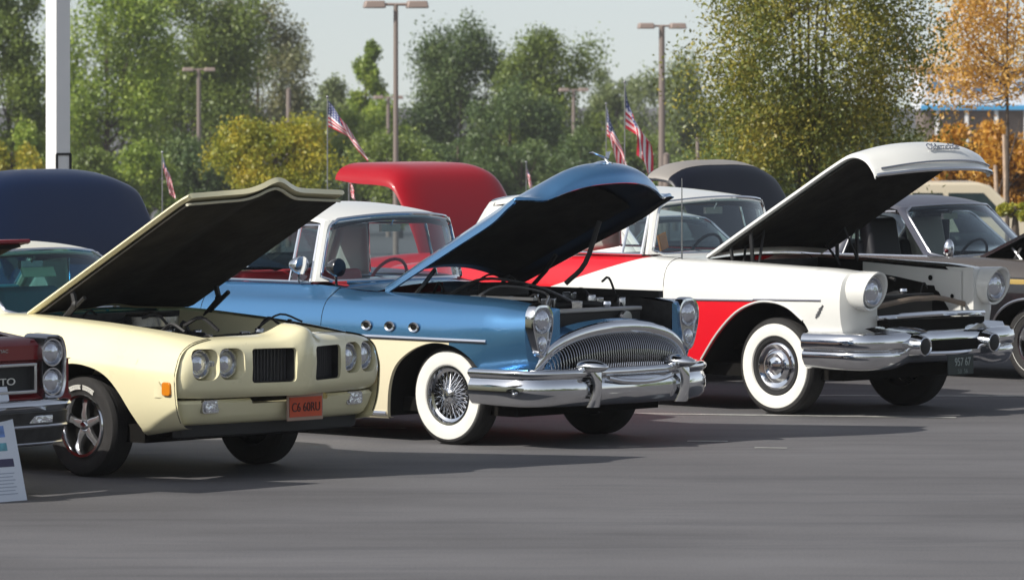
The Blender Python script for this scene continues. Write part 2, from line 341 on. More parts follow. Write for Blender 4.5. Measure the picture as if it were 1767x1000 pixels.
class Cabin:
    """wb/wt/rb/rt = (x centre, x side, halfwidth, z side, z centre) of windscreen base/top and rear window base/top"""
    def __init__(s, wb, wt, rb, rt, yo=.06): s.e = dict(wb=wb, wt=wt, rb=rb, rt=rt); s.yo = yo
    def edge(s, k, u, q=2.4):
        xc, xs, y, zs, zc = s.e[k]; a = abs(u); return Vector((xs+(xc-xs)*(1-a**q), u*y, zs+(zc-zs)*(1-a**2.2)))
    def screen(s, a, b, n=24, m=14, rc=.16):
        P = []
        for j in range(m+1):
            v = j/m; c = max(0, (v-(1-rc))/rc, (rc*.6-v)/(rc*.6)); sh = 1-.10*(1-math.sqrt(max(0, 1-c*c)))
            P.append([s.edge(a, u, )*(1-v)+s.edge(b, u)*v for u in [(-1+2*i/n)*sh for i in range(n+1)]])
        return P
    def build(s, root, roofm, glass, frame, pillar, seat, belt, sidebot, bulge=.03, vent=None, qx=None, steer=-.38, dash=None, liner=None, openside=False):
        for a, b, nm in (('wb', 'wt', 'windshield'), ('rb', 'rt', 'rear_window')):
            P = s.screen(a, b); g = MB(); g.grid(P); go = g.obj(nm, glass, root)
            loop = P[0]+[r[-1] for r in P[1:]]+P[-1][::-1][1:]+[r[0] for r in P[::-1]][1:-1]
            f = MB(); f.tube(loop, .014, 6, closed=True); f.obj('window_trim', frame, go)
            f = MB()   # body coloured corner posts
            for k in (0, -1):
                sg = -1 if k == 0 else 1; rows = []
                for j, r in enumerate(P):
                    v = j/(len(P)-1); o = s.edge(a, sg)*(1-v)+s.edge(b, sg)*v+Vector((-.02 if a == 'wb' else .02, sg*.035, 0)); i_ = Vector(r[k])
                    rows.append([i_, (i_+o)/2+Vector((.012 if a == 'wb' else -.012, 0, 0)), o, o+Vector((-.05 if a == 'wb' else .05, -sg*.012, 0)), o+Vector((-.055 if a == 'wb' else .055, -sg*.05, 0))])
                f.grid(rows)
            f.obj('pillar', pillar, root)
        n, m = 20, 20; G = []
        for i in range(n+1):
            u = i/n; row = []
            for j in range(-1, m+2):
                v = -1+2*min(max(j, 0), m)/m; a = s.edge('wt', v); b = s.edge('rt', v)
                p = a*(1-u)+b*u; k = math.sin(PI*u); p.z += bulge*k**.8*(1-.35*v*v); p.y *= 1+.035*k+.02
                if j < 0 or j > m: p.z -= .035; p.y *= 1.005
                row.append(p)
            G.append(row)
        G.insert(0, [p+Vector((.006, 0, -.022)) for p in G[0]]); G.insert(0, [p+Vector((-.02, 0, -.012)) for p in G[0]])
        G.append([p+Vector((-.006, 0, -.02)) for p in G[-1]])
        b = MB(); b.grid(G); b.obj('roof', roofm, root)
        b = MB(); b.grid([[p+Vector((0, -p.y*.03, -.045)) for p in r] for r in G[2:-1]]); b.obj('headliner', liner or M['darkseat'], root)
        # side glass, door top trim, quarter post
        for sg in (-1, 1):
            A0 = s.edge('wb', sg)+Vector((-.06, sg*.02, 0)); A1 = s.edge('wt', sg)+Vector((-.06, sg*.03, -.035))
            Q1 = s.edge('rt', sg)+Vector((.0, sg*.03, -.03)); Q0 = s.edge('rb', sg)
            qx_ = qx if qx is not None else (Q1.x+.25); T = Vector((qx_+.05, A1.y*.5+Q1.y*.5+sg*.02, A1.z*.3+Q1.z*.7)); Bt = Vector((qx_-.05, sg*belt[0], belt[1]))
            rows = []
            for k in range(9):
                v = k/8; o = Bt*(1-v)+T*v; i_ = (Q0+Vector((.06, sg*.04, 0)))*(1-v)+(Q1+Vector((.02, sg*.02, .0)))*v; rows.append([o*(1-w)+i_*w+Vector((0, sg*.02*math.sin(PI*w), 0)) for w in (0, .25, .5, .75, 1)])
            f = MB(); f.grid(rows); f.obj('quarter_post', roofm, root, solid=.03)
            B0 = Vector((A0.x, sg*belt[0], belt[1])); f = MB(); f.tube([B0, Bt, T, A1], .012, 6); f.obj('door_trim', frame, root)
            if not openside:
                f = MB(); f.grid([[B0+Vector((0, 0, 0)), Bt], [A1, T]]); f.obj('side_window', glass, root, smooth=False)
            if vent:
                vx0 = B0.x-vent; lv = (A1-B0); V0 = Vector((vx0, sg*belt[0], belt[1])); V1 = Vector((vx0+lv.x*.4, A1.y, A1.z)); f = MB(); f.tube([V0, V1], .012, 6); f.tube([B0+Vector((-.01, 0, 0)), A1+Vector((-.01, 0, 0))], .014, 6); f.obj('vent_frame', frame, root)
                f = MB(); f.grid([[B0, V0], [A1, V1]]); f.obj('vent_window', glass, root, smooth=False)
        wb, rb = s.e['wb'], s.e['rb']; y = wb[2]-.06
        f = MB(); f.box(((wb[1]+rb[1])/2, 0, .35), (wb[1]-rb[1]+.3, 2*y+.1, .06)); f.obj('floor', M['soot'], root)
        f = MB()
        zt = wb[3]
        f.grid([[Vector((wb[1]-.02+a, yy, z)) for yy in (-y, -y/2, 0, y/2, y)] for a, z in ((.22, zt-.03), (-.02, zt-.0), (-.10, zt-.03), (-.14, zt-.12), (-.10, zt-.3))]); f.obj('dashboard', dash or M['darkseat'], root)
        for xx, nm in ((wb[1]-.95, 'front_seat'), (max(rb[1]+.25, wb[1]-1.95), 'rear_seat')):
            f = MB(); rt = Matrix.Rotation(-.22, 3, 'Y')
            for q in (-1, 1): f.box((xx, q*y*.48, .86), (.16, y*.9, .62), rt)
            f.box((xx+.3, 0, .55), (.6, 2*y*.92, .2)); f.obj(nm, seat, root, bevel=.05)
        f = MB(); c = Vector((wb[1]-.42, -steer, zt-.04)); L = []
        for k in range(24):
            a = 2*PI*k/24; L.append(c+Vector((math.sin(a)*.08, math.cos(a)*.19, math.sin(a)*.17)))
        f.tube(L, .013, 6, closed=True); f.tube([c, c+Vector((.3, 0, -.15))], .025, 6); f.tube([L[0], c, L[12]], .01, 5); f.obj('steering_wheel', dash or M['darkseat'], root)
        f = MB(); p = s.edge('wt', 0)+Vector((-.12, 0, -.11)); f.box(p, (.03, .2, .055)); f.tube([p, p+Vector((.06, 0, .09))], .008, 5); f.obj('rear_view_mirror', M['chromed'], root)
def hood(root, rows, nu, nv, outer, under, rim=.022, inset=.05, name='hood', skirt=None):
    """rows run hinge->nose, one per lateral station from -y to +y"""
    G = [list(c) for c in zip(*net(rows, nu, nv))]; n, m = len(G), len(G[0])
    # G[j][i] lateral j, longitudinal i
    N = [[None]*m for _ in range(n)]
    for j in range(n):
        for i in range(m):
            a = G[min(j+1, n-1)][i]-G[max(j-1, 0)][i]; b = G[j][min(i+1, m-1)]-G[j][max(i-1, 0)]; q = b.cross(a); q.normalize()
            N[j][i] = q if q.z > 0 or abs(q.z) < .3 and q.x > 0 else -q
    I = [[G[j][i]-N[j][i]*rim for i in range(m)] for j in range(n)]
    b = MB(); b.grid(G); b.grid([G[0], I[0]]); b.grid([G[-1], I[-1]]); b.grid([[g[0] for g in G], [g[0] for g in I]]); b.grid([[g[-1] for g in G], [g[-1] for g in I]])
    o = b.obj(name, outer, root, ang=50)
    b = MB(); b.grid(I); fr = b.obj('inner_panel', under[0], o, ang=50)
    b = MB(); j0, j1 = max(1, int(n*inset)), n-1-max(1, int(n*inset)); i0, i1 = 1, m-1-int(m*(skirt or .12))
    b.grid([[I[j][i]-N[j][i]*(.018 if j in (j0, j1) or i in (i0, i1) else .03) for i in range(i0, i1+1)] for j in range(j0, j1+1)]); b.obj('insulation_pad', under[1], o)
    return o, G
def hinge(root, p0, p1, p2, sg, r=.018):
    b = MB(); b.tube([p0, p1], r, 6); b.tube([p1, p2], r, 6); b.tube([p0, Vector(p2)*.5+Vector(p1)*.5+Vector((.12, 0, -.02))], r*.8, 6); b.ell(p1, (.03, .03, .03), 8, 5)
    return b.obj('hood_hinge', M['black'], root)
def bay(root, x0, x1, y, z0, z1, seed, wallm, eng=(0, .72), aircol=None, radz=.9, tank=None):
    """engine compartment: aprons, firewall, radiator, block with air cleaner and clutter"""
    rnd = random.Random(seed)
    for sg in (-1, 1):
        b = MB(); b.grid([[(x, sg*(y-.012), z1(x)-.015), (x, sg*(y-.03), z1(x)-.14), (x, sg*(y-.05-(.14 if -.45 < x < .45 else 0)), z0+.15), (x, sg*(y-.1), z0)] for x in np.linspace(x0, x1, 14)]); b.obj('inner_fender', wallm, root)
    b = MB(); b.box((x0-.02, 0, (z0+z1(x0)-.02)/2), (.03, 2*y, z1(x0)-.02-z0)); b.obj('firewall', M['engine'], root)
    b = MB(); b.box(((x0+x1)/2, 0, z0), (x1-x0, 2*y, .04)); b.obj('splash_pan', M['soot'], root)
    ex, ez = eng
    b = MB(); b.box((ex-.3, 0, ez-.22), (.75, .42, .4)); b.box((ex-.3, -.26, ez-.05), (.6, .17, .12), Matrix.Rotation(.5, 3, 'X')); b.box((ex-.3, .26, ez-.05), (.6, .17, .12), Matrix.Rotation(-.5, 3, 'X')); b.obj('engine_block', M['engine'], root, bevel=.02)
    b = MB(); b.lathe([(0, .10), (.17, .10), (.185, .085), (.185, .02), (.16, 0), (.08, -.02), (.08, -.08)], 30, (ex-.3, 0, ez+.06), 'Z'); b.obj('air_cleaner', aircol or M['black'], root)
    b = MB(); b.lathe([(0, .01), (.015, .01), (.02, 0)], 10, (ex-.3, 0, ez+.165), 'Z'); b.obj('wing_nut', M['chrome'], root)
    b = MB(); rx = x1-.16; b.box((rx, 0, (z0+radz)/2), (.06, .86, radz-z0)); b.obj('radiator', M['black'], root)
    b = MB(); b.box((rx, 0, radz+.012), (.09, .88, .03)); b.obj('radiator_tank', tank or M['steel'], root, bevel=.008)
    b = MB(); b.lathe([(.0, .04), (.03, .04), (.035, .02), (.025, 0)], 14, (rx, .1, radz+.03), 'Z'); b.obj('radiator_cap', M['chrome'], root)
    b = MB(); b.tube(cr([(rx-.05, .25, radz-.04), (rx-.15, .24, radz+.02), (rx-.25, .12, ez+.02), (ex+.05, .02, ez-.02)], 6), .028, 8); b.tube(cr([(rx-.05, -.3, z0+.25), (rx-.2, -.25, z0+.3), (ex, -.1, ez-.2)], 6), .028, 8); b.obj('radiator_hose', M['black'], root)
    b = MB(); b.box((x1-.38, y-.22, radz-.13), (.26, .18, .22)); b.obj('battery', M['black'], root, bevel=.01)
    b = MB()
    for k in range(26):
        a = Vector((rnd.uniform(x0+.05, x1-.2), rnd.uniform(-y+.1, y-.1), rnd.uniform(ez-.1, ez+.1))); c = a+Vector((rnd.uniform(-.35, .35), rnd.uniform(-.3, .3), rnd.uniform(-.1, .1)))
        c.x = min(max(c.x, x0+.03), x1-.2); c.y = min(max(c.y, -y+.1), y-.1); b.tube(cr([a, (a+c)/2+Vector((0, 0, .07)), c], 4), rnd.uniform(.006, .014), 5)
    b.obj('hoses_and_wires', M['black'], root)
    b = MB()
    for k in range(24):
        a = Vector((rnd.uniform(x0+.1, x1-.3), rnd.uniform(-y+.15, y-.15), ez+rnd.uniform(-.06, .06)))
        if k % 2: b.lathe([(0, .03), (.03, .03), (.035, .01), (.035, -.04)], 12, a, 'Z')
        else: b.box(a, (rnd.uniform(.05, .12), rnd.uniform(.04, .1), rnd.uniform(.04, .08)), Matrix.Rotation(rnd.uniform(-1, 1), 3, 'Z'))
    b.obj('engine_fittings', M['chromed'], root, bevel=.005)
def lamp(root, x, y, z, r, ring=None, rx=None, name='headlight', tilt=0, squash=1, ringm=None):
    b = MB(); b.lathe([(r*1.22, -.05), (r*1.22, .0), (r*1.16, .018), (r*1.06, .018), (r, .0), (r*.98, -.02)], 36, (0, 0, 0), 'X')
    o = b.obj(name, ringm or M['chrome'], root, loc=(x, y, z))
    b = MB(); b.lathe([(0, .03), (r*.35, .028), (r*.7, .018), (r*.9, .004), (r*1.0, -.014)], 30, (0, 0, 0), 'X'); b.obj('lens', M['lens'], o); return o
def surfstrip(sd, x0, x1, zf, r, m, root, name, off=.006, n=24, sides=(-1, 1), flat=(1, 1), taper=False):
    b = MB()
    for sg in sides:
        pts = [sd.at(x0+(x1-x0)*k/n, zf(x0+(x1-x0)*k/n), off, sg) for k in range(n+1)]
        rr = [r*(1 if not taper else min(1, .15+3*(1-k/n))) for k in range(n+1)]
        b.tube(pts, rr, 6, flat=flat)
    return b.obj(name, m, root)
def seam(sd, x, z0, z1, root, name='panel_gap'):
    b = MB()
    for sg in (-1, 1):
        t0, t1 = sd.tz(x, z0), (sd.n-1 if z1 is None else sd.tz(x, z1)); b.tube([sd.P(x, t0+(t1-t0)*k/14, sg)+Vector((0, sg*-.001, 0)) for k in range(15)], .0045, 4)
    return b.obj(name, M['soot'], root)
# ---------------------------------------------------------------- ground
def asphalt():
    m = mat('asphalt', (.1, .1, .1), .8, spec=.25); nt = m.node_tree; b = nt.nodes['Principled BSDF']
    t = nt.nodes.new('ShaderNodeTexCoord')
    def nz(scale, det, sc=(1, 1, 1), rough=.5):
        mp = nt.nodes.new('ShaderNodeMapping'); mp.inputs['Scale'].default_value = sc; nt.links.new(t.outputs['Object'], mp.inputs[0])
        n = nt.nodes.new('ShaderNodeTexNoise'); n.inputs['Scale'].default_value = scale; n.inputs['Detail'].default_value = det; n.inputs['Roughness'].default_value = rough; nt.links.new(mp.outputs[0], n.inputs['Vector']); return n.outputs[0]
    r = nt.nodes.new('ShaderNodeValToRGB'); e = r.color_ramp.elements; e[0].position = .32; e[0].color = (.102, .099, .104, 1); e[1].position = .68; e[1].color = (.150, .147, .154, 1)
    nt.links.new(nz(.55, 6, (.5, 1, 1), .6), r.inputs[0])
    r2 = nt.nodes.new('ShaderNodeValToRGB'); e = r2.color_ramp.elements; e[0].position = .3; e[0].color = (.66, .66, .67, 1); e[1].position = .72; e[1].color = (1.3, 1.3, 1.28, 1)
    nt.links.new(nz(70, 4, (1, 1, 1), .8), r2.inputs[0])
    r3 = nt.nodes.new('ShaderNodeValToRGB'); e = r3.color_ramp.elements; e[0].position = .36; e[0].color = (.72, .72, .74, 1); e[1].position = .5; e[1].color = (1, 1, 1, 1)
    nt.links.new(nz(.9, 4, (.35, 2.6, 1), .7), r3.inputs[0])
    m1 = nt.nodes.new('ShaderNodeMix'); m1.data_type = 'RGBA'; m1.blend_type = 'MULTIPLY'; m1.inputs[0].default_value = 1; nt.links.new(r.outputs[0], m1.inputs[6]); nt.links.new(r2.outputs[0], m1.inputs[7])
    m2 = nt.nodes.new('ShaderNodeMix'); m2.data_type = 'RGBA'; m2.blend_type = 'MULTIPLY'; m2.inputs[0].default_value = .6; nt.links.new(m1.outputs[2], m2.inputs[6]); nt.links.new(r3.outputs[0], m2.inputs[7])
    nt.links.new(m2.outputs[2], b.inputs['Base Color'])
    bp = nt.nodes.new('ShaderNodeBump'); bp.inputs['Strength'].default_value = .5; bp.inputs['Distance'].default_value = .01; nt.links.new(nz(110, 3), bp.inputs['Height']); nt.links.new(bp.outputs[0], b.inputs['Normal'])
    return m
b = MB(); xs = np.linspace(-1, 1, 41)
ysl = [-30, 0, 15, 25, 35, 45, 49.9, 50.1, 60, 80, 120, 180, 250, 320, 600, 1500]
b.grid([[(x*(60 if y < 60 else y*1.2), y, gz(y)) for x in xs] for y in ysl])
g = b.obj('parking_lot_ground', asphalt(), smooth=False); g['kind'] = 'structure'
M['line'] = mat('worn white road paint', (.36, .36, .34), .7, vary=.35, vscale=9)
def gpt(px, py): Y = F*H/(py-YH); return Vector(((px-CX)*Y/F, Y, 0))
for i, (x0, y0, x1, y1, w) in enumerate([(1095, 713.5, 1650, 720.5, .11), (1330, 682, 1900, 684, .10), (1186, 761, 1256, 761.5, .09), (1302, 772.5, 1358, 773, .07), (700, 739, 560, 737, .1)]):
    a, c = gpt(x0, y0), gpt(x1, y1); d = (c-a).normalized(); n = Vector((-d.y, d.x, 0))*w/2; b = MB(); N = 30
    b.grid([[a+(c-a)*k/N+n*q+Vector((0, 0, .004)) for q in (-1, 1)] for k in range(N+1)]); o = b.obj('painted_stall_line', M['line'], smooth=False); o['kind'] = 'structure'
# pale stone chips on the asphalt
# ================================================================ hero cars
ALPHA = R(43.3)
def side_spec(rows): return rows
# ---------------------------------------------------------------- 1. cream muscle car
def cream_car():
    root = thing('muscle_car', 'cream yellow muscle car with raised hood, split grille and orange plate', 'car', (-2.258, 35.098, 0), -ALPHA)
    st = {-3.75: [(.80, .45), (.83, .47), (.85, .60), (.84, .74), (.82, .86), (.76, .93), (.66, .96), (.55, .965)],
          -3.3: [(.84, .30), (.88, .34), (.93, .52), (.95, .72), (.93, .86), (.87, .95), (.76, 1.0), (.60, 1.01)],
          -1.9: [(.84, .20), (.89, .24), (.95, .50), (.96, .73), (.93, .85), (.87, .95), (.80, 1.02), (.72, 1.04)],
          -.75: [(.84, .20), (.89, .24), (.94, .50), (.955, .75), (.93, .87), (.88, .97), (.80, 1.035), (.70, 1.05)],
          0: [(.84, .21), (.89, .25), (.945, .50), (.96, .74), (.925, .83), (.87, .93), (.78, 1.00), (.68, 1.02)],
          .6: [(.84, .30), (.89, .345), (.94, .50), (.955, .72), (.925, .79), (.87, .88), (.77, .955), (.66, .975)],
          1.0: [(.82, .36), (.87, .385), (.92, .50), (.938, .68), (.922, .76), (.88, .85), (.78, .908), (.63, .935)]}
    sd = Side(st); b = MB()
    fa = [(-.50, .21), (-.46, .40), (-.38, .56), (-.22, .69), (-.02, .75), (.18, .738), (.34, .685), (.46, .585), (.56, .45), (.62, .352)]
    ra = [(-3.22, .31), (-3.16, .45), (-3.02, .58), (-2.8, .65), (-2.58, .60), (-2.44, .47), (-2.38, .24)]
    sd.build(b, [('x', -3.75, -3.22, 5), ('arch', ra), ('x', -2.38, -.50, 16), ('arch', fa), ('x', .62, 1.0, 7)])
    # tail cap, deck, cowl
    b.grid([[sd.P(-3.75, t, sg) for sg in (-1, 1)] for t in np.linspace(0, 7, 12)])
    b.grid([[Vector((x, 0, sd.rows(x)[7][1]+.02*(1-q*q)))+Vector((0, sd.rows(x)[7][0]*q, 0)) for q in np.linspace(-1, 1, 9)] for x in np.linspace(-3.75, -2.55, 8)])
    b.grid([[Vector((x, .70*q, z+.02*(1-q*q))) for q in np.linspace(-1, 1, 13)] for x, z in ((-.72, 1.05), (-.86, 1.04), (-.98, 1.02))])
    b.obj('body', M['cream'], root, ang=40)
    sd.well(fa, M['soot'], root); sd.well(ra, M['soot'], root)
    surf = MB(); 
    for sg in (-1, 1): surf.grid([[sd.at(p.x, p.z, .004, sg)+Vector((0, 0, d)) for d in (0, .012)] for p in cr([(a, 0, z) for a, z in fa[1:-1]], 4)])
    b = MB(); b.box((-1.3, 0, .30), (3.6, 1.5, .12)); b.obj('underbody', M['soot'], root)
    seam(sd, .985, .40, None, root); seam(sd, -1.12, .22, None, root); seam(sd, -2.3, .3, None, root)
    # protruding nose: a closed ring section swept across the car
    yt = [0, .05, .10, .20, .40, .55, .735, .86, .92, .945]; xt = [1.262, 1.255, 1.238, 1.205, 1.155, 1.12, 1.08, 1.035, .985, .90]
    def xf(y): return pch(yt, xt, abs(y))
    ys = np.concatenate([np.linspace(-.945, -.80, 8), np.linspace(-.76, .76, 45), np.linspace(.80, .945, 8)])
    def ring(y):
        a = abs(y); zt = pch([0, .3, .6, .75, .84, .90, .945], [.945, .94, .932, .915, .885, .82, .70], a)+.070*math.exp(-(a/.115)**2)
        zb = .552+.01*max(0, (a-.7)/.245); xx = xf(y); zp = zt-.02
        beak = .010*math.exp(-(a/.09)**2)
        pr = [(xx-.22-.12*math.exp(-(a/.2)**2)*0, zt+.005), (xx-.12, zt), (xx-.045, zt-.015), (xx-.012, zt-.045), (xx+.006, zt-.10), (xx+.010+beak, (zt+zb)/2), (xx, zb+.07), (xx-.02, zb+.03), (xx-.06, zb), (xx-.22, zb)]
        if a > .9: s_ = (a-.9)/.045; pr = [(min(x, .90+(x-.90)*(1-.5*s_)), z) for x, z in pr]
        return [Vector((max(x, .80), y, z)) for x, z in pr]
    b = MB(); b.grid([ring(y) for y in ys], cv=True); k = 10; L = len(b.v); b.f += [tuple(range(k)), tuple(range(L-k, L))]; b.mi += [0, 0]
    bump = b.obj('nose_bumper', M['cream'], root, ang=50)
    def rrect(y0, y1, z0, z1, r=.02, n=4):
        o = []
        for cx_, cz_, a0 in ((y1-r, z1-r, 0), (y0+r, z1-r, 90), (y0+r, z0+r, 180), (y1-r, z0+r, 270)):
            for k in range(n+1): a = R(a0+90*k/n); o.append((cx_+r*math.cos(a), cz_+r*math.sin(a)))
        return o
    cs = []
    for sg in (-1, 1):
        y0, y1 = sorted((sg*.088, sg*.405)); c = MB(); c.prism(rrect(y0, y1, .645, .868, .025), .985, 1.6); cs.append(c.obj('c', M['black'], root, smooth=False))
        for yy in (.745, .555):
            c = MB(); c.prism(rrect(sg*yy-.094, sg*yy+.094, .672, .876, .06, 6), .96+.06*(yy < .6), 1.6); cs.append(c.obj('c', M['black'], root, smooth=False))
    cut(bump, cs)
    for sg in (-1, 1):
        for yy, xx in ((.745, 1.005), (.555, 1.055)):
            lamp(bump, xx, sg*yy, .776, .080, ringm=M['chrome'])
        y0, y1 = sorted((sg*.10, sg*.395)); g_ = MB(); rr_ = rrect(*sorted((sg*.091, sg*.402)), .648, .865, .025)
        g_.grid([[Vector((xf(a)-d, a, c_)) for a, c_ in rr_] for d in (.016, .10)], cv=True); ctr = Vector((1.08, (y0+y1)/2, .756)); g_.grid([[Vector((xf(a)-.095, a, c_)) for a, c_ in rr_], [ctr]*len(rr_)], cv=True); go = g_.obj('grille', M['engine'], bump)
        g_ = MB()
        for k in range(12): a = y0+(y1-y0)*(k+.5)/12; g_.box((xf(a)-.075, a, .756), (.012, .006, .205))
        g_.obj('grille_bars', mat('dark grey grille', (.05, .05, .055), .4) if sg < 0 else bpy.data.materials['dark grey grille'], go)['kind'] = 'stuff'
        # lower valance lamps
        b = MB(); b.prism(rrect(sg*.66-.075, sg*.66+.075, .455, .54, .02), .97, 1.035-.0); o = b.obj('turn_signal', M['chromed'], root)
        b = MB(); b.prism(rrect(sg*.66-.055, sg*.66+.055, .465, .53, .015), 1.03, 1.045); b.obj('lens', M['lens'], o)
        b = MB(); y_ = sg*(abs(sd.at(.91, .62).y)); b.prism(rrect(.875, .955, .575, .665, .02), y_-sg*.02, y_+sg*.012, 'Y'); b.obj('side_marker', M['amber'], root, bevel=.006)
    text('GTO', .05, M['white'], bump, (1.02, .30, .70), FWD, 'grille_emblem')
    # lower valance and spoiler
    path = mir([(.93, -.92), (1.0, -.85), (1.035, -.70), (1.06, -.45), (1.08, 0)])
    path = [(v.x, v.y) for v in cr([(a, c_, 0) for a, c_ in path], 4)]
    v = plan_sweep(path, [(-.12, .548), (-.02, .54), (0, .52), (-.03, .44), (-.06, .395), (-.10, .375), (-.16, .37), (-.2, .45)]); vo = v.obj('valance', M['cream'], root, ang=45)
    c = MB(); c.prism(rrect(-.32, .38, .505, .60, .015), .9, 1.4); cut(vo, [c.obj('c', M['black'], root, smooth=False)])
    v = plan_sweep(path, [(-.13, .40), (-.11, .375), (-.115, .30), (-.15, .285), (-.19, .30), (-.3, .38)]); v.obj('air_dam', M['black'], root)
    b = MB(); b.box((.86, 0, .52), (.06, 1.3, .3)); b.obj('radiator_support', M['soot'], root)
    # plate
    pl = MB(); pl.box((1.10, .13, .463), (.012, .33, .175)); po = pl.obj('licence_plate', mat('plate frame metal', (.35, .25, .2), .4, .3), root, bevel=.004)
    b = MB(); b.box((1.108, .13, .466), (.006, .295, .13)); b.obj('plate_face', mat('orange plate enamel', (.55, .07, .02), .5, vary=.1), po)
    text('C6 60RU', .085, mat('plate lettering', (.06, .012, .01), .6), po, (1.113, .13, .462), FWD, sx=.82)
    # hood
    rows = []
    for y in (-.72, -.70, -.60, -.40, -.24, -.14, -.07, 0, .07, .14, .24, .40, .60, .70, .72):
        a = abs(y); rd = .075*math.exp(-(a/.15)**2); cz = .025*(1-(a/.72)**2); ex = -.035 if a > .71 else 0; dz = -.02 if a > .71 else 0; r = []
        for u in (0, .15, .4, .7, .92, 1.0):
            x = -.70+1.58*u+(.10*math.exp(-(a/.3)**2)*u if u > .8 else 0); z = 1.065+.825*u-.03*math.sin(PI*u)*0+cz+rd*(.3+.7*u)+dz
            if u == 1: z -= .012
            r.append((x, y, z))
        rows.append(r)
    h, G = hood(root, rows, 4, 3, M['cream'], (mat('cream hood frame primer', (.50, .46, .30), .6), M['pad']), .034, .05, skirt=.10)
    for sg in (-1, 1):
        b = MB(); P = []
        for u in np.linspace(.16, .52, 9):
            hgt = .055*math.sin(PI*min(1, (u-.16)/.36))**.7; x = -.70+1.58*u; z = 1.065+.825*u+.02
            P.append([Vector((x-hgt*q*.45, sg*(.34+dy), z+hgt*q)) for dy, q in ((-.14, 0), (-.11, .7), (0, 1), (.11, .7), (.14, 0))])
        b.grid(P); b.obj('hood_scoop', M['cream'], h)
    b = MB(); k = len(G[0])-3; b.tube([g[k]+Vector((.02, 0, -.055)) for g in G[3:-3]], .016, 6, flat=(1, .6)); b.obj('hood_brace', mat('pale brace paint', (.55, .53, .42), .5), h)
    for sg in (-1, 1): hinge(root, (-.42, sg*.66, 1.0), (-.28, sg*.66, 1.12), (-.33, sg*.66, 1.26), sg, .02)
    bay(root, -.66, .90, .66, .45, lambda x: sd.rows(x)[7][1], 3, M['cream'], (.05, .88), M['chromed'], .86)
    cb = Cabin((-.80, -.90, .71, 1.03, 1.06), (-1.36, -1.47, .60, 1.415, 1.45), (-2.62, -2.50, .66, 1.02, 1.05), (-2.15, -2.1, .57, 1.40, 1.43))
    tq = mat('teal upholstery', (.06, .26, .32), .5); cb.build(root, M['creamroof'], M['glass teal'], M['chrome'], M['creamroof'], tq, (.75, 1.05), None, .06, dash=tq)
    b = MB(); b.tube([(-.80, -.42, 1.07), (-.93, -.1, 1.15), (-.96, .0, 1.17)], .007, 5); b.tube([(-.78, .15, 1.07), (-.90, .45, 1.14)], .007, 5); b.obj('wipers', M['black'], root)
    b = MB(); b.box((-1.42, .02, 1.29), (.01, .30, .07), Matrix.Rotation(-.5, 3, 'Y')); b.obj('show_card', mat('pale paper card', (.6, .66, .45), .7), root)
    for x in (0.05, -2.80):
        for sg in (-1, 1): wheel(root, x-.05, sg*.765, .335, .335, .21, 'spoke5', sg, .20)
    path = mir([(-3.72, -.86), (-3.80, -.6), (-3.82, 0)]); v = plan_sweep([(x, -y) for x, y in path], [(0, .42), (.06, .45), (.06, .55), (0, .58), (-.05, .5)]); v.obj('rear_bumper', M['chrome'], root)
    return root, sd
cream_car()
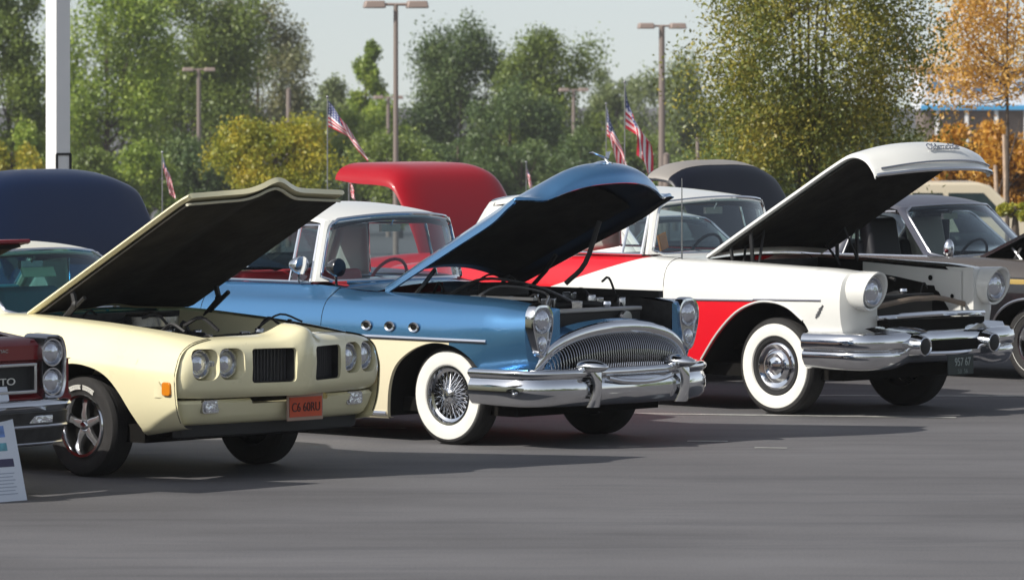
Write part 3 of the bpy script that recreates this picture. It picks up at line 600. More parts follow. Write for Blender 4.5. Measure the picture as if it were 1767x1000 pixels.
# ---------------------------------------------------------------- 2. blue and cream 1950s car
def blue_car():
    root = thing('fifties_coupe', 'blue and cream fifties coupe with oval chrome grille, three portholes and raised hood', 'car', (.119, 38.06, 0), -ALPHA)
    st = {-4.35: [(.70, .40), (.75, .43), (.80, .55), (.82, .70), (.80, .82), (.74, .90), (.64, .94), (.50, .95)],
          -3.9: [(.82, .28), (.88, .32), (.92, .50), (.93, .70), (.92, .86), (.86, .97), (.74, 1.02), (.58, 1.02)],
          -2.9: [(.86, .20), (.91, .23), (.94, .45), (.945, .70), (.93, .88), (.89, .98), (.82, 1.05), (.74, 1.11)],
          -1.45: [(.86, .175), (.90, .195), (.935, .45), (.94, .70), (.93, .87), (.89, .98), (.83, 1.035), (.77, 1.11)],
          -1.0: [(.86, .17), (.90, .19), (.935, .45), (.94, .70), (.93, .87), (.885, .985), (.80, 1.05), (.70, 1.075)],
          0: [(.86, .18), (.90, .20), (.935, .45), (.94, .68), (.93, .86), (.88, .975), (.79, 1.04), (.68, 1.065)],
          .42: [(.84, .44), (.87, .46), (.905, .56), (.925, .68), (.93, .85), (.885, .965), (.80, 1.03), (.66, 1.05)],
          .62: [(.80, .46), (.835, .48), (.87, .56), (.90, .66), (.915, .84), (.875, .95), (.79, 1.015), (.66, 1.03)],
          .80: [(.74, .47), (.78, .49), (.82, .56), (.865, .65), (.892, .83), (.865, .945), (.78, 1.005), (.665, 1.01)]}
    sd = Side(st); b = MB()
    fa = [(-.557, .18), (-.51, .408), (-.435, .558), (-.304, .657), (-.154, .716), (-.006, .734), (.16, .708), (.30, .635), (.385, .535), (.42, .45)]
    ra = [(-3.55, .24), (-3.48, .42), (-3.3, .55), (-3.1, .6), (-2.9, .55), (-2.72, .42), (-2.65, .21)]
    sd.build(b, [('x', -4.35, -3.55, 8), ('arch', ra), ('x', -2.65, -.557, 18), ('arch', fa), ('x', .42, .80, 7)])
    b.grid([[sd.P(-4.35, t, sg) for sg in (-1, 1)] for t in np.linspace(0, 7, 12)])
    b.grid([[Vector((x, sd.rows(x)[7][0]*q, sd.rows(x)[7][1]+.07*(1-q*q))) for q in np.linspace(-1, 1, 9)] for x in np.linspace(-4.35, -2.95, 9)])
    b.grid([[Vector((x, .72*q, z+.05*(1-q*q))) for q in np.linspace(-1, 1, 13)] for x, z in ((-.84, 1.075), (-1.0, 1.08), (-1.2, 1.09), (-1.45, 1.10))])
    # rounded front caps around the headlights
    for sg in (-1, 1):
        cols = []
        for t in np.linspace(0, 7, 22):
            p = sd.P(.80, t, sg); q = Vector((.86, sg*.60, p.z-.02*(t/7))); r = []
            for w in np.linspace(0, 1, 9):
                v = p*(1-w)+q*w; v.x = p.x+(.07)*math.sin(w*PI/2)**.8; r.append(v)
            cols.append(r)
        b.grid(cols)
    b.obj('body', M['buick paint'], root, ang=40)
    sd.well(fa, M['soot'], root); sd.well(ra, M['soot'], root)
    b = MB(); b.box((-1.6, 0, .27), (4.4, 1.5, .1)); b.obj('underbody', M['soot'], root)
    seam(sd, -1.207, .25, None, root); seam(sd, -2.5, .25, None, root)
    surfstrip(sd, -3.4, .46, lambda x: .757 if x > -.6 else .757, .016, M['chrome'], root, 'side_spear', .003, 60, flat=(.6, 1), taper=False)
    surfstrip(sd, -2.6, -.56, lambda x: .205, .018, M['chrome'], root, 'rocker_trim', .0, 20)
    for sg in (-1, 1):
        for px in (-.727, -.491, -.247):
            p = sd.at(px, .838, .0, sg); b = MB(); b.lathe([(.030, .0), (.045, sg*.004), (.052, sg*.012), (.047, sg*.018), (.030, sg*.012), (.028, -sg*.004)], 24)
            o = b.obj('porthole', M['chrome'], root, loc=tuple(p)); o.scale = (1, 1, .72)
            b = MB(); b.lathe([(0, sg*.006), (.030, sg*.006)], 20); b.obj('porthole_recess', M['soot'], o)
        # headlight with parking lamp below in one teardrop bezel
        out = [(.0, .19), (.055, .183), (.095, .14), (.105, .08), (.098, .01), (.075, -.07), (.05, -.14), (.025, -.17), (0, -.178)]
        loop = cr([(0, a, z) for a, z in out]+[(0, -a, z) for a, z in out[-2:0:-1]], 3, True)
        b = MB(); rings = []
        for sc, dx in ((1.05, -.05), (1.05, .0), (1.0, .022), (.92, .024), (.86, .006)): rings.append([Vector((dx+.0*p.z, p.y*sc, p.z*sc)) for p in loop])
        b.grid(rings, cv=True); o = b.obj('headlight', M['chrome'], root, loc=(.855, sg*.782, .835))
        b = MB(); b.grid([[Vector((.006, p.y*q, p.z*q)) for p in loop] for q in (.86, .01)], cv=True); b.obj('reflector', M['chromed'], o)
        b = MB(); b.lathe([(0, .045), (.03, .043), (.06, .03), (.078, .012), (.084, -.002)], 28, (0, 0, .08), 'X'); b.obj('lens', M['lens'], o)
        b = MB(); b.lathe([(.084, .0), (.09, .018), (.094, .0)], 28, (0.004, 0, .08), 'X'); b.obj('lamp_ring', M['chrome'], o)
        b = MB(); b.ell((.012, 0, -.085), (.025, .04, .055), 14, 8); b.obj('parking_lens', M['lens'], o)
    # grille mouth: shell, surround, bars
    def arch(q, k=1.0, zb=.50, h=.345, w=.76): # q 0..1 from -y to +y
        a = PI*(1-q); return Vector((.80+.11*math.sin(a)**1.0, math.cos(a)*w*k, zb+abs(math.sin(a))**.72*h*k))
    b = MB(); rings = []
    for i in range(41):
        q = i/40; c = arch(q); a = PI*(1-q); o_ = Vector((0, math.cos(a), max(.0, math.sin(a))*1.0)); o_.normalize()
        ring = []
        for k in range(12):
            g_ = 2*PI*k/12; ring.append(c+o_*math.cos(g_)*.052+Vector((1, 0, 0))*math.sin(g_)*.035)
        rings.append(ring)
    b.grid(rings, cv=True); b.obj('grille_surround', M['chrome'], root, ang=60)
    b = MB(); rows = []   # blue nose panel between surround and fenders / hood line
    for i in range(31):
        q = i/30; c = arch(q, 1.04); a = PI*(1-q); o_ = Vector((-.10, math.cos(a)*.09 if abs(c.y) < .72 else 0, .045)); rows.append([c+Vector((-.01, 0, 0)), c+o_*.5, c+o_])
    b.grid(rows); b.obj('nose_panel', M['blue hood'], root)
    for sg in (-1, 1):
        b = MB(); rows = []
        for i in range(15):
            q = i/14*.36; c = arch(q, 1.0); top = max(c.z, .5)
            yo, zo = sg*-c.y*-1, 0
            rows.append([Vector((c.x-.02, sg*abs(c.y), c.z)), Vector((.86-.02*i/14, sg*max(.62, abs(c.y)*.0+.64), min(.80, c.z+.02))), Vector((.84, sg*.70, min(.82, c.z+.03)))])
        b.grid(rows); b.obj('nose_panel', M['blue hood'], root)
    b = MB()
    for i in range(61):
        y = -.70+1.4*i/60; q = math.acos(max(-1, min(1, y/.74))); zt = .50+abs(math.sin(q))**.72*.325; xb = .80+.125*math.sin(q)
        P = []
        for z, dx in ((.46, -.02), (.50, .035), (.50+(zt-.5)*.45, .055), (.50+(zt-.5)*.8, .03), (zt, -.03)): P.append((xb+dx-.01, y, z))
        b.tube(cr(P, 3), .0046, 5, cap=False)
    o = b.obj('grille_bars', M['chromed'], root); o['kind'] = 'stuff'
    b = MB(); b.box((.80, 0, .62), (.03, 1.38, .36)); b.obj('grille_backing', M['soot'], root)
    # bumper
    path = mir([(.36, -.985), (.60, -.985), (.80, -.955), (.93, -.86), (1.01, -.68), (1.05, -.45), (1.07, -.2), (1.08, 0)]); path = [(v.x, v.y) for v in cr([(a, c_, 0) for a, c_ in path], 4)]
    v = plan_sweep(path, [(-.09, .545), (-.05, .570), (0, .575), (.030, .560), (.034, .535), (.016, .512), (.004, .500), (.012, .488), (.026, .46), (.028, .40), (.010, .345), (-.02, .315), (-.06, .305), (-.07, .38)])
    bo = v.obj('front_bumper', M['chrome'], root, ang=60)
    b = MB(); b.ell((.80, -1.005, .40), (.015, .012, .015), 8, 6); b.ell((1.09, -.12, .40), (.015, .015, .015), 8, 6); b.obj('bumper_bolts', M['chrome'], bo)
    for sg in (-1, 1):
        b = MB(); P = []
        for u in np.linspace(0, 1, 12):
            r = .080*math.cos(u*PI/2)**.62 if u < 1 else 0.0; P.append([Vector((1.0+.21*u, sg*.47+r*1.25*math.cos(a), .585+r*.72*math.sin(a))) for a in np.linspace(0, 2*PI, 21)[:-1]])
        b.grid(P, cv=True)
        P = []
        for u in np.linspace(0, 1, 10):
            z = .57-.27*u; w = .060-.025*math.sin(PI*u); P.append([Vector((1.03+.07*math.sin(PI*(.25+.6*u))+dx, sg*.47+w*q, z)) for q, dx in ((-1, 0), (-.7, .035), (0, .055), (.7, .035), (1, 0))])
        b.grid(P); b.obj('bumper_guard', M['chrome'], bo, ang=60)
    # drooping fog lamp brackets and oval openings between the guards
    b = MB(); b.tube(cr([(1.10, -.34, .50), (1.12, -.2, .475), (1.13, 0, .465), (1.12, .2, .475), (1.10, .34, .50)], 5), .018, 8); b.obj('bumper_crossbar', M['chrome'], bo)
    # hood: tall crown with drooping lip
    rows = []
    yy = [-.68, -.665, -.60, -.50, -.38, -.22, 0, .22, .38, .50, .60, .665, .68]
    for y in yy:
        a = abs(y)/.68; f = max(0, 1-a**2.3); f2 = max(0, 1-(a/.72)**2.4); g_ = 1-a**1.6
        xs_ = [-.80, -.45, 0, .38, .56, .64, .655]; zs = [1.095, 1.255, 1.46, 1.63, 1.74, 1.785, 1.765]; wf = [1, 1.06, 1.12, 1.18, 1.22, 1.24, 1.24]
        cz = [.15, .19, .225, .255, .28, .20, .115]; cx_ = [-.06, -.03, 0, .03, .13, .25, .28]
        r = []
        for k, (x, z, c, d, w) in enumerate(zip(xs_, zs, cx_, cz, wf)): r.append((x+c*(f if k < 5 else g_), y*w, z+d*(f if k < 4 else (f+f2)/2 if k == 4 else f2)-(.045 if a > .999 and k < 6 else 0)))
        rows.append(r)
    h, G = hood(root, rows, 5, 4, M['blue hood'], (mat('hood underside black', (.008, .009, .014), .35, spec=.3), M['pad']), .016, .2, skirt=.5)
    b = MB(); c0 = [Vector(p) for p in [(-.3, 0, 1.37+.17), (.2, 0, 1.80), (.55, 0, 1.985)]]
    j = len(G)//2; b.tube([G[j][i]+Vector((0, 0, .004)) for i in range(2, int(len(G[0])*.78))], .008, 6); b.obj('hood_spear', M['chrome'], h)
    i_ = int(len(G[0])*.74); p = G[j][i_]; b = MB()
    b.tube([p+Vector((.02, 0, -.02)), p+Vector((-.03, 0, .035)), p+Vector((-.07, 0, .04))], [.008, .014, .004], 8)
    for sg in (-1, 1): b.grid([[p+Vector((-.02, 0, .03)), p+Vector((.01, 0, .035))], [p+Vector((-.10, sg*.09, .075)), p+Vector((-.06, sg*.09, .08))]])
    b.obj('hood_ornament', M['chrome'], h, solid=.006)
    b = MB(); b.tube(cr([(.50, -.14, 1.15), (.62, -.06, 1.30), (.70, 0, 1.6)], 4), .02, 6); b.tube([(-.60, .60, 1.02), (-.40, .62, 1.2), (-.3, .62, 1.32)], .016, 6); b.tube([(-.60, -.60, 1.02), (-.45, -.62, 1.14), (-.35, -.62, 1.24)], .016, 6); b.obj('hood_hinge', M['black'], root)
    bay(root, -.80, .84, .66, .45, lambda x: sd.rows(min(x, .76))[7][1], 8, M['engine'], (.05, .97), M['black'], .95)
    b = MB(); b.lathe([(.0, .02), (.05, .015), (.055, -.01), (.03, -.06)], 16, (.76, .22, .90), 'X'); b.obj('horn', M['steel'], root)
    # long dark fender gutter on the far side
    b = MB(); b.box((.05, .64, 1.055), (1.35, .05, .05)); b.obj('fender_gutter', M['black'], root)
    b = MB(); b.tube(cr([(-.55, -.3, 1.03), (-.35, -.1, 1.16), (-.1, .2, 1.1), (.15, .35, .98)], 6), .012, 6); b.tube(cr([(-.1, -.5, 1.02), (0, -.3, 1.12), (.35, -.2, 1.08), (.45, -.3, 1.0)], 6), .010, 6); b.obj('spark_wires', M['steel'], root)
    b = MB(); b.box((.15, -.42, 1.045), (.62, .05, .02)); b.obj('brace_bar', M['steel'], root)
    cb = Cabin((-1.12, -1.40, .75, 1.13, 1.14), (-1.30, -1.42, .63, 1.575, 1.62), (-3.05, -2.85, .66, 1.12, 1.15), (-2.7, -2.6, .58, 1.54, 1.58))
    cb.build(root, M['white paint'], M['glass'], M['chrome'], M['white paint'], M['redseat'], (.78, 1.125), None, .10, vent=.23, openside=True, dash=M['redseat'])
    # cowl spotlight and door mirror
    for x, y, z, nm in ((-1.16, -.80, 1.24, 'spotlight'), (-1.52, -.83, 1.25, 'door_mirror')):
        b = MB(); b.lathe([(0, -.10), (.04, -.09), (.065, -.03), (.07, .0), (.066, .012), (0, .018)], 20, (0, 0, 0), 'X'); b.tube([(-.03, 0, -.02), (-.05, .03, -.13)], .010, 6)
        b.obj(nm, M['chrome'] if nm != 'spotlight' else M['black paint'], root, loc=(x, y, z))
    for x in (0, -3.1):
        for sg in (-1, 1): wheel(root, x, sg*.75, .355, .355, .20, 'wire', sg, .205, (.215, .322))
    path = mir([(-4.0, -.95), (-4.3, -.88), (-4.45, -.5), (-4.48, 0)]); v = plan_sweep([(x, -y) for x, y in path], [(0, .36), (.06, .40), (.06, .52), (0, .56), (-.05, .46)]); v.obj('rear_bumper', M['chrome'], root)
    return root, sd
blue_car()
# ---------------------------------------------------------------- 3. white and red 1950s sedan
def white_car():
    root = thing('fifties_sedan', 'white and red two tone fifties sedan with raised white hood and bullet tipped chrome bumper', 'car', (2.651, 41.402, 0), -ALPHA)
    z0 = .27
    st = {-4.3: [(.78, .40), (.82, .43), (.86, .60), (.88, .80), (.87, .94), (.80, 1.03), (.68, 1.06), (.5, 1.06)],
          -3.6: [(.86, .30), (.92, .33), (.95, .55), (.96, .82), (.95, .98), (.90, 1.09), (.80, 1.13), (.6, 1.13)],
          -1.5: [(.86, z0), (.92, z0+.03), (.95, .55), (.965, .85), (.955, 1.02), (.92, 1.12), (.85, 1.18), (.76, 1.20)],
          -.8: [(.86, z0), (.92, z0+.03), (.95, .55), (.965, .85), (.955, 1.02), (.92, 1.12), (.84, 1.175), (.72, 1.19)],
          .2: [(.86, .35), (.92, .38), (.95, .55), (.965, .85), (.955, 1.0), (.92, 1.10), (.84, 1.155), (.70, 1.16)],
          .5: [(.86, .62), (.92, .64), (.945, .72), (.96, .85), (.955, .98), (.92, 1.09), (.84, 1.145), (.68, 1.15)],
          .72: [(.84, .64), (.90, .66), (.93, .74), (.945, .85), (.94, .97), (.905, 1.07), (.82, 1.125), (.66, 1.13)]}
    sd = Side(st); b = MB()
    fa = [(-.80, .28), (-.714, .393), (-.525, .614), (-.321, .786), (-.119, .869), (.06, .878), (.22, .838), (.36, .745), (.43, .63)]
    ra = [(-3.62, .31), (-3.54, .46), (-3.35, .6), (-3.1, .66), (-2.88, .6), (-2.70, .46), (-2.62, .28)]
    sd.build(b, [('x', -4.3, -3.62, 8), ('arch', ra), ('x', -2.62, -.80, 16), ('arch', fa), ('x', .43, .72, 6)])
    b.grid([[sd.P(-4.3, t, sg) for sg in (-1, 1)] for t in np.linspace(0, 7, 12)])
    b.grid([[Vector((x, sd.rows(x)[7][0]*q, sd.rows(x)[7][1]+.05*(1-q*q))) for q in np.linspace(-1, 1, 9)] for x in np.linspace(-4.3, -3.55, 6)])
    b.grid([[Vector((x, .72*q, z+.03*(1-q*q))) for q in np.linspace(-1, 1, 13)] for x, z in ((-.86, 1.185), (-1.0, 1.19), (-1.2, 1.20), (-1.45, 1.205))])
    for sg in (-1, 1):  # fender fronts curving in to the grille opening
        cols = []
        for t in np.linspace(0, 7, 22):
            p = sd.P(.72, t, sg); zz = p.z; q = Vector((.80-(.16 if zz > 1.06 else 0)*0, sg*.60, zz-.01)); r = []
            for w in np.linspace(0, 1, 9):
                v = p*(1-w)+q*w; v.x = p.x+.09*math.sin(w*PI/2)**.8; r.append(v)
            cols.append(r)
        b.grid(cols)
        b.grid([[Vector((x, sg*(.60+(.0 if x > .5 else .04)), z)) for x in (.81, .6, .2)] for z in np.linspace(.62, 1.13, 6)])
        # hooded headlight pod
        pr = []
        for x, r in ((.60, .135), (.80, .148), (.90, .152), (.93, .150), (.925, .135), (.87, .118)):
            pr.append([Vector((x+(.045 if x > .85 else 0)*math.sin(a), sg*.768+r*math.cos(a)*.93, .985+r*math.sin(a)*1.0)) for a in np.linspace(0, 2*PI, 37)[:-1]])
        b.grid(pr, cv=True)
    b.obj('body', M['red white paint'], root, ang=40)
    sd.well(fa, M['soot'], root); sd.well(ra, M['soot'], root)
    b = MB(); b.box((-1.6, 0, .33), (4.4, 1.5, .1)); b.obj('underbody', M['soot'], root)
    seam(sd, -1.086, .35, None, root); seam(sd, -2.45, .35, None, root)
    surfstrip(sd, -.14, .541, lambda x: .900+.02*x, .010, M['chromed'], root, 'side_spear', .0, 20)
    surfstrip(sd, -2.6, -.14, lambda x: .893+.018*x, .010, M['chromed'], root, 'side_spear', .0, 40)
    b = MB()
    for sg in (-1, 1):
        b.tube([sd.at(x, z, .004, sg) for x, z in [(p.x, p.z+.006) for p in cr([(a, 0, c) for a, c in fa[1:-1]], 4)]], .008, 5)
    b.obj('wheel_arch_trim', M['white paint'], root)
    for sg in (-1, 1):
        b = MB(); 
        for x, z, s_ in ((.51, .80, .012), (.525, .82, .016), (.54, .845, .010)): p = sd.at(x, z, .004, sg); b.box(p, (.03, .008, .02), Matrix.Rotation(-.6, 3, 'Y'))
        b.tube([sd.at(.49, .775, .006, sg), sd.at(.565, .875, .006, sg)], .006, 5); b.obj('fender_badge', M['steel'], root)
        lamp(root, .895, sg*.768, .985, .098, ringm=M['chrome'])
    # bumper: deep double bar with bullets
    path = mir([(.40, -.99), (.62, -.99), (.82, -.965), (.94, -.90), (1.0, -.78), (1.02, -.6), (1.02, -.40), (1.0, -.2), (1.0, 0)]); path = [(v.x, v.y) for v in cr([(a, c_, 0) for a, c_ in path], 4)]
    def zf(x, y, z):
        a = abs(y)
        if a < .62: k = min(1, (.62-a)/.2); z = z+(.045*k if z < .5 else 0)
        return z
    v = plan_sweep(path, [(-.10, .65), (-.05, .672), (.0, .665), (.032, .635), (.042, .60), (.040, .555), (.028, .535), (.008, .528), (.018, .518), (.03, .50), (.025, .46), (.0, .415), (-.03, .385), (-.07, .375), (-.08, .5)], zf=zf)
    bo = v.obj('front_bumper', M['chrome'], root, ang=60)
    for sg in (-1, 1):
        b = MB(); P = []
        for u, r in ((0, .085), (.2, .105), (.45, .108), (.7, .098), (.9, .085), (.985, .078), (1.0, .070), (.97, .062)): P.append([Vector((.86+.30*u, sg*.43+r*math.cos(a), .556+r*math.sin(a)*.95)) for a in np.linspace(0, 2*PI, 25)[:-1]])
        b.grid(P, cv=True); bu = b.obj('bumper_bullet', M['chrome'], bo)
        b = MB(); b.ell((1.15, sg*.43, .556), (.012, .064, .062), 18, 8); b.obj('bullet_cap', M['black'], bu) if False else b.obj('bullet_tip', M['black'], bo)
        b = MB(); b.grid([[Vector((.90, sg*.86, .70)), Vector((.97, sg*.80, .665))], [Vector((.90, sg*.60, .72)), Vector((1.0, sg*.58, .67))], [Vector((.96, sg*.45, .70)), Vector((1.06, sg*.40, .655))], [Vector((.97, sg*.30, .69)), Vector((1.02, sg*.22, .66))]]); b.obj('bumper_wing', M['chrome'], bo)
        b = MB(); b.lathe([(0, .02), (.04, .018), (.06, .0)], 18, (0, 0, 0), 'X'); b.obj('parking_lamp', M['lens'], bo, loc=(1.02, sg*.66, .53))
    b = MB(); b.box((1.01, 0, .555), (.10, .66, .075)); b.obj('grille_slot', M['soot'], bo)
    b = MB(); b.tube(cr([(.86, -.66, .775), (.93, -.4, .785), (.95, 0, .79), (.93, .4, .785), (.86, .66, .775)], 6), .022, 8); b.tube(cr([(1.05, -.36, .495), (1.08, 0, .49), (1.05, .36, .495)], 6), .022, 8); b.obj('grille_bar', M['chrome'], root)
    b = MB(); b.box((.86, 0, .70), (.12, 1.2, .10)); b.obj('grille_backing', M['soot'], root)
    b = MB(); b.tube(cr([(.72, -.60, .84), (.80, -.2, .90), (.82, 0, .905), (.80, .2, .90), (.72, .60, .84)], 6), .014, 6, flat=(1, 1.6)); b.obj('hood_latch_bar', M['wood'], root)
    pl = MB(); pl.box((1.10, .07, .395), (.010, .32, .155)); po = pl.obj('licence_plate', mat('dark green plate', (.015, .025, .025), .5), root, bevel=.004)
    text('957 67', .09, mat('pale plate lettering', (.30, .34, .33), .6), po, (1.106, .09, .415), FWD, sx=.8); text('58  56', .05, mat('faint plate lettering', (.14, .17, .16), .6), po, (1.106, .09, .342), FWD)
    # hood
    rows = []
    for y in [-.72, -.705, -.62, -.45, -.24, 0, .24, .45, .62, .705, .72]:
        a = abs(y)/.72; f = max(0, 1-a**2.4)
        xs_ = [-.84, -.4, .1, .45, .64, .78, .86, .885]; zs = [1.225, 1.475, 1.755, 1.95, 2.035, 2.01, 1.93, 1.875]
        cz = [.03, .07, .08, .085, .09, .085, .07, .045]; cx_ = [-.05, -.02, 0, .02, .07, .13, .18, .20]
        if a >= .999: zs = [z-.025 for z in zs]
        rows.append([(x+c*f, y, z+d*f) for x, z, c, d in zip(xs_, zs, cx_, cz)])
    h, G = hood(root, rows, 5, 4, M['white paint'], (mat('white hood frame', (.70, .70, .66), .5), M['pad']), .03, .08, skirt=.36)
    b = MB(); b.tube([g[-1]+Vector((.012, 0, .004)) for g in G[3:-3]], .016, 6); b.obj('hood_lip_trim', M['chrome'], h)
    b = MB(); b.tube([g[-5]+(g[-5]-g[-9]).normalized()*0+Vector((.012, 0, .004)) for g in G[6:-6]], .008, 6); b.obj('hood_molding', M['chromed'], h)
    j = len(G)//2; p = G[j+2][-11]; q = G[j+2][-8]; d = (q-p).normalized()
    text('Oldsmobile', .085, M['chromed'], h, tuple(G[j][-10]+Vector((.02, .02, .012))), (R(52), 0, R(90)), 'hood_script', .004)
    b = MB()
    for sg in (-1, 1):
        b.tube([(-.62, sg*.64, 1.12), (-.64, sg*.66, 1.30)], .016, 6); b.tube([(-.42, sg*.64, 1.12), (-.43, sg*.66, 1.42)], .016, 6); b.tube([(-.55, sg*.62, 1.10), (-.62, sg*.5, 1.28), (-.43, sg*.5, 1.42), (-.38, sg*.62, 1.14)], .012, 6)
    b.obj('hood_hinge', M['black'], root)
    bay(root, -.80, .66, .62, .50, lambda x: sd.rows(x)[7][1], 21, M['soot'], (0, .86), M['black'], .90, tank=M['black'])
    b = MB(); out = [(.70, 1.10), (.70, .70), (.62, .66), (.58, .80), (.48, .93), (.32, 1.0), (.05, 1.04), (-.3, 1.08), (-.3, 1.15)]
    b.prism([(x, z) for x, z in out], .575, .59, 'Y'); o = b.obj('inner_fender', M['white paint'], root, smooth=False)
    b = MB(); b.lathe([(0, -.004), (.022, -.004)], 12, (.40, .572, 1.04)); b.lathe([(0, -.004), (.018, -.004)], 12, (.62, .572, .90)); b.obj('apron_holes', M['soot'], o)
    cb = Cabin((-1.15, -1.40, .74, 1.215, 1.225), (-1.28, -1.42, .63, 1.625, 1.665), (-3.80, -3.60, .68, 1.15, 1.18), (-3.42, -3.32, .6, 1.6, 1.64))
    cb.build(root, M['white paint'], M['glass'], M['chrome'], M['white paint'], M['tanseat'], (.79, 1.215), None, .09, vent=.22, openside=True, dash=M['darkseat'])
    b = MB(); b.tube([(-1.03, -.80, 1.19), (-1.03, -.80, 1.83)], [.008, .004], 6); b.obj('antenna', M['chromed'], root)
    b = MB(); b.box((-1.50, -.50, 1.31), (.012, .10, .13), Matrix.Rotation(.3, 3, 'X')); b.obj('dash_card', M['amber'], root)
    for x in (0, -3.1):
        for sg in (-1, 1): wheel(root, x, sg*.765, .38, .38, .21, 'cap', sg, .215, (.232, .335))
    path = mir([(-4.0, -.96), (-4.25, -.9), (-4.4, -.5), (-4.43, 0)]); v = plan_sweep([(x, -y) for x, y in path], [(0, .42), (.06, .46), (.06, .58), (0, .62), (-.05, .5)]); v.obj('rear_bumper', M['chrome'], root)
white_car()
# ---------------------------------------------------------------- 4. dark red car at the left edge
def simple_side(b, sd, segs, tail, deck, cowl):
    sd.build(b, segs, 16); n = sd.n-1
    b.grid([[sd.P(tail, t, sg) for sg in (-1, 1)] for t in np.linspace(0, n, 10)])
    b.grid([[Vector((x, sd.rows(x)[n][0]*q, sd.rows(x)[n][1]+.03*(1-q*q))) for q in np.linspace(-1, 1, 7)] for x in np.linspace(tail, deck, 6)])
    b.grid([[Vector((x, .72*q, z+.03*(1-q*q))) for q in np.linspace(-1, 1, 9)] for x, z in cowl])
def frontcap(b, sd, x, xin, yin, n=16):
    for sg in (-1, 1):
        cols = []
        for t in np.linspace(0, sd.n-1, n):
            p = sd.P(x, t, sg); q = Vector((xin, sg*yin, p.z)); cols.append([Vector((p.x+(xin-x)*math.sin(w*PI/2)**.8, (p*(1-w)+q*w).y, p.z)) for w in np.linspace(0, 1, 7)])
        b.grid(cols)
def modern_st(xf=.85, top=1.0):
    return {-3.75: [(.80, .45), (.85, .60), (.86, .74), (.80, .90), (.68, .96), (.55, .97)], -3.2: [(.86, .3), (.93, .52), (.95, .74), (.90, .93), (.78, top), (.60, top+.01)],
            -.8: [(.86, .22), (.93, .5), (.95, .76), (.90, .95), (.80, top+.03), (.70, top+.04)], .3: [(.86, .3), (.93, .5), (.95, .76), (.90, .93), (.78, top), (.66, top+.01)],
            xf: [(.84, .38), (.91, .5), (.93, .74), (.89, .90), (.77, top-.05), (.64, top-.04)]}
FA = [(-.50, .22), (-.46, .40), (-.38, .55), (-.22, .67), (0, .715), (.22, .67), (.36, .56), (.44, .42), (.48, .31)]
RA = [(-3.26, .32), (-3.2, .45), (-3.05, .58), (-2.84, .64), (-2.62, .58), (-2.48, .45), (-2.42, .25)]
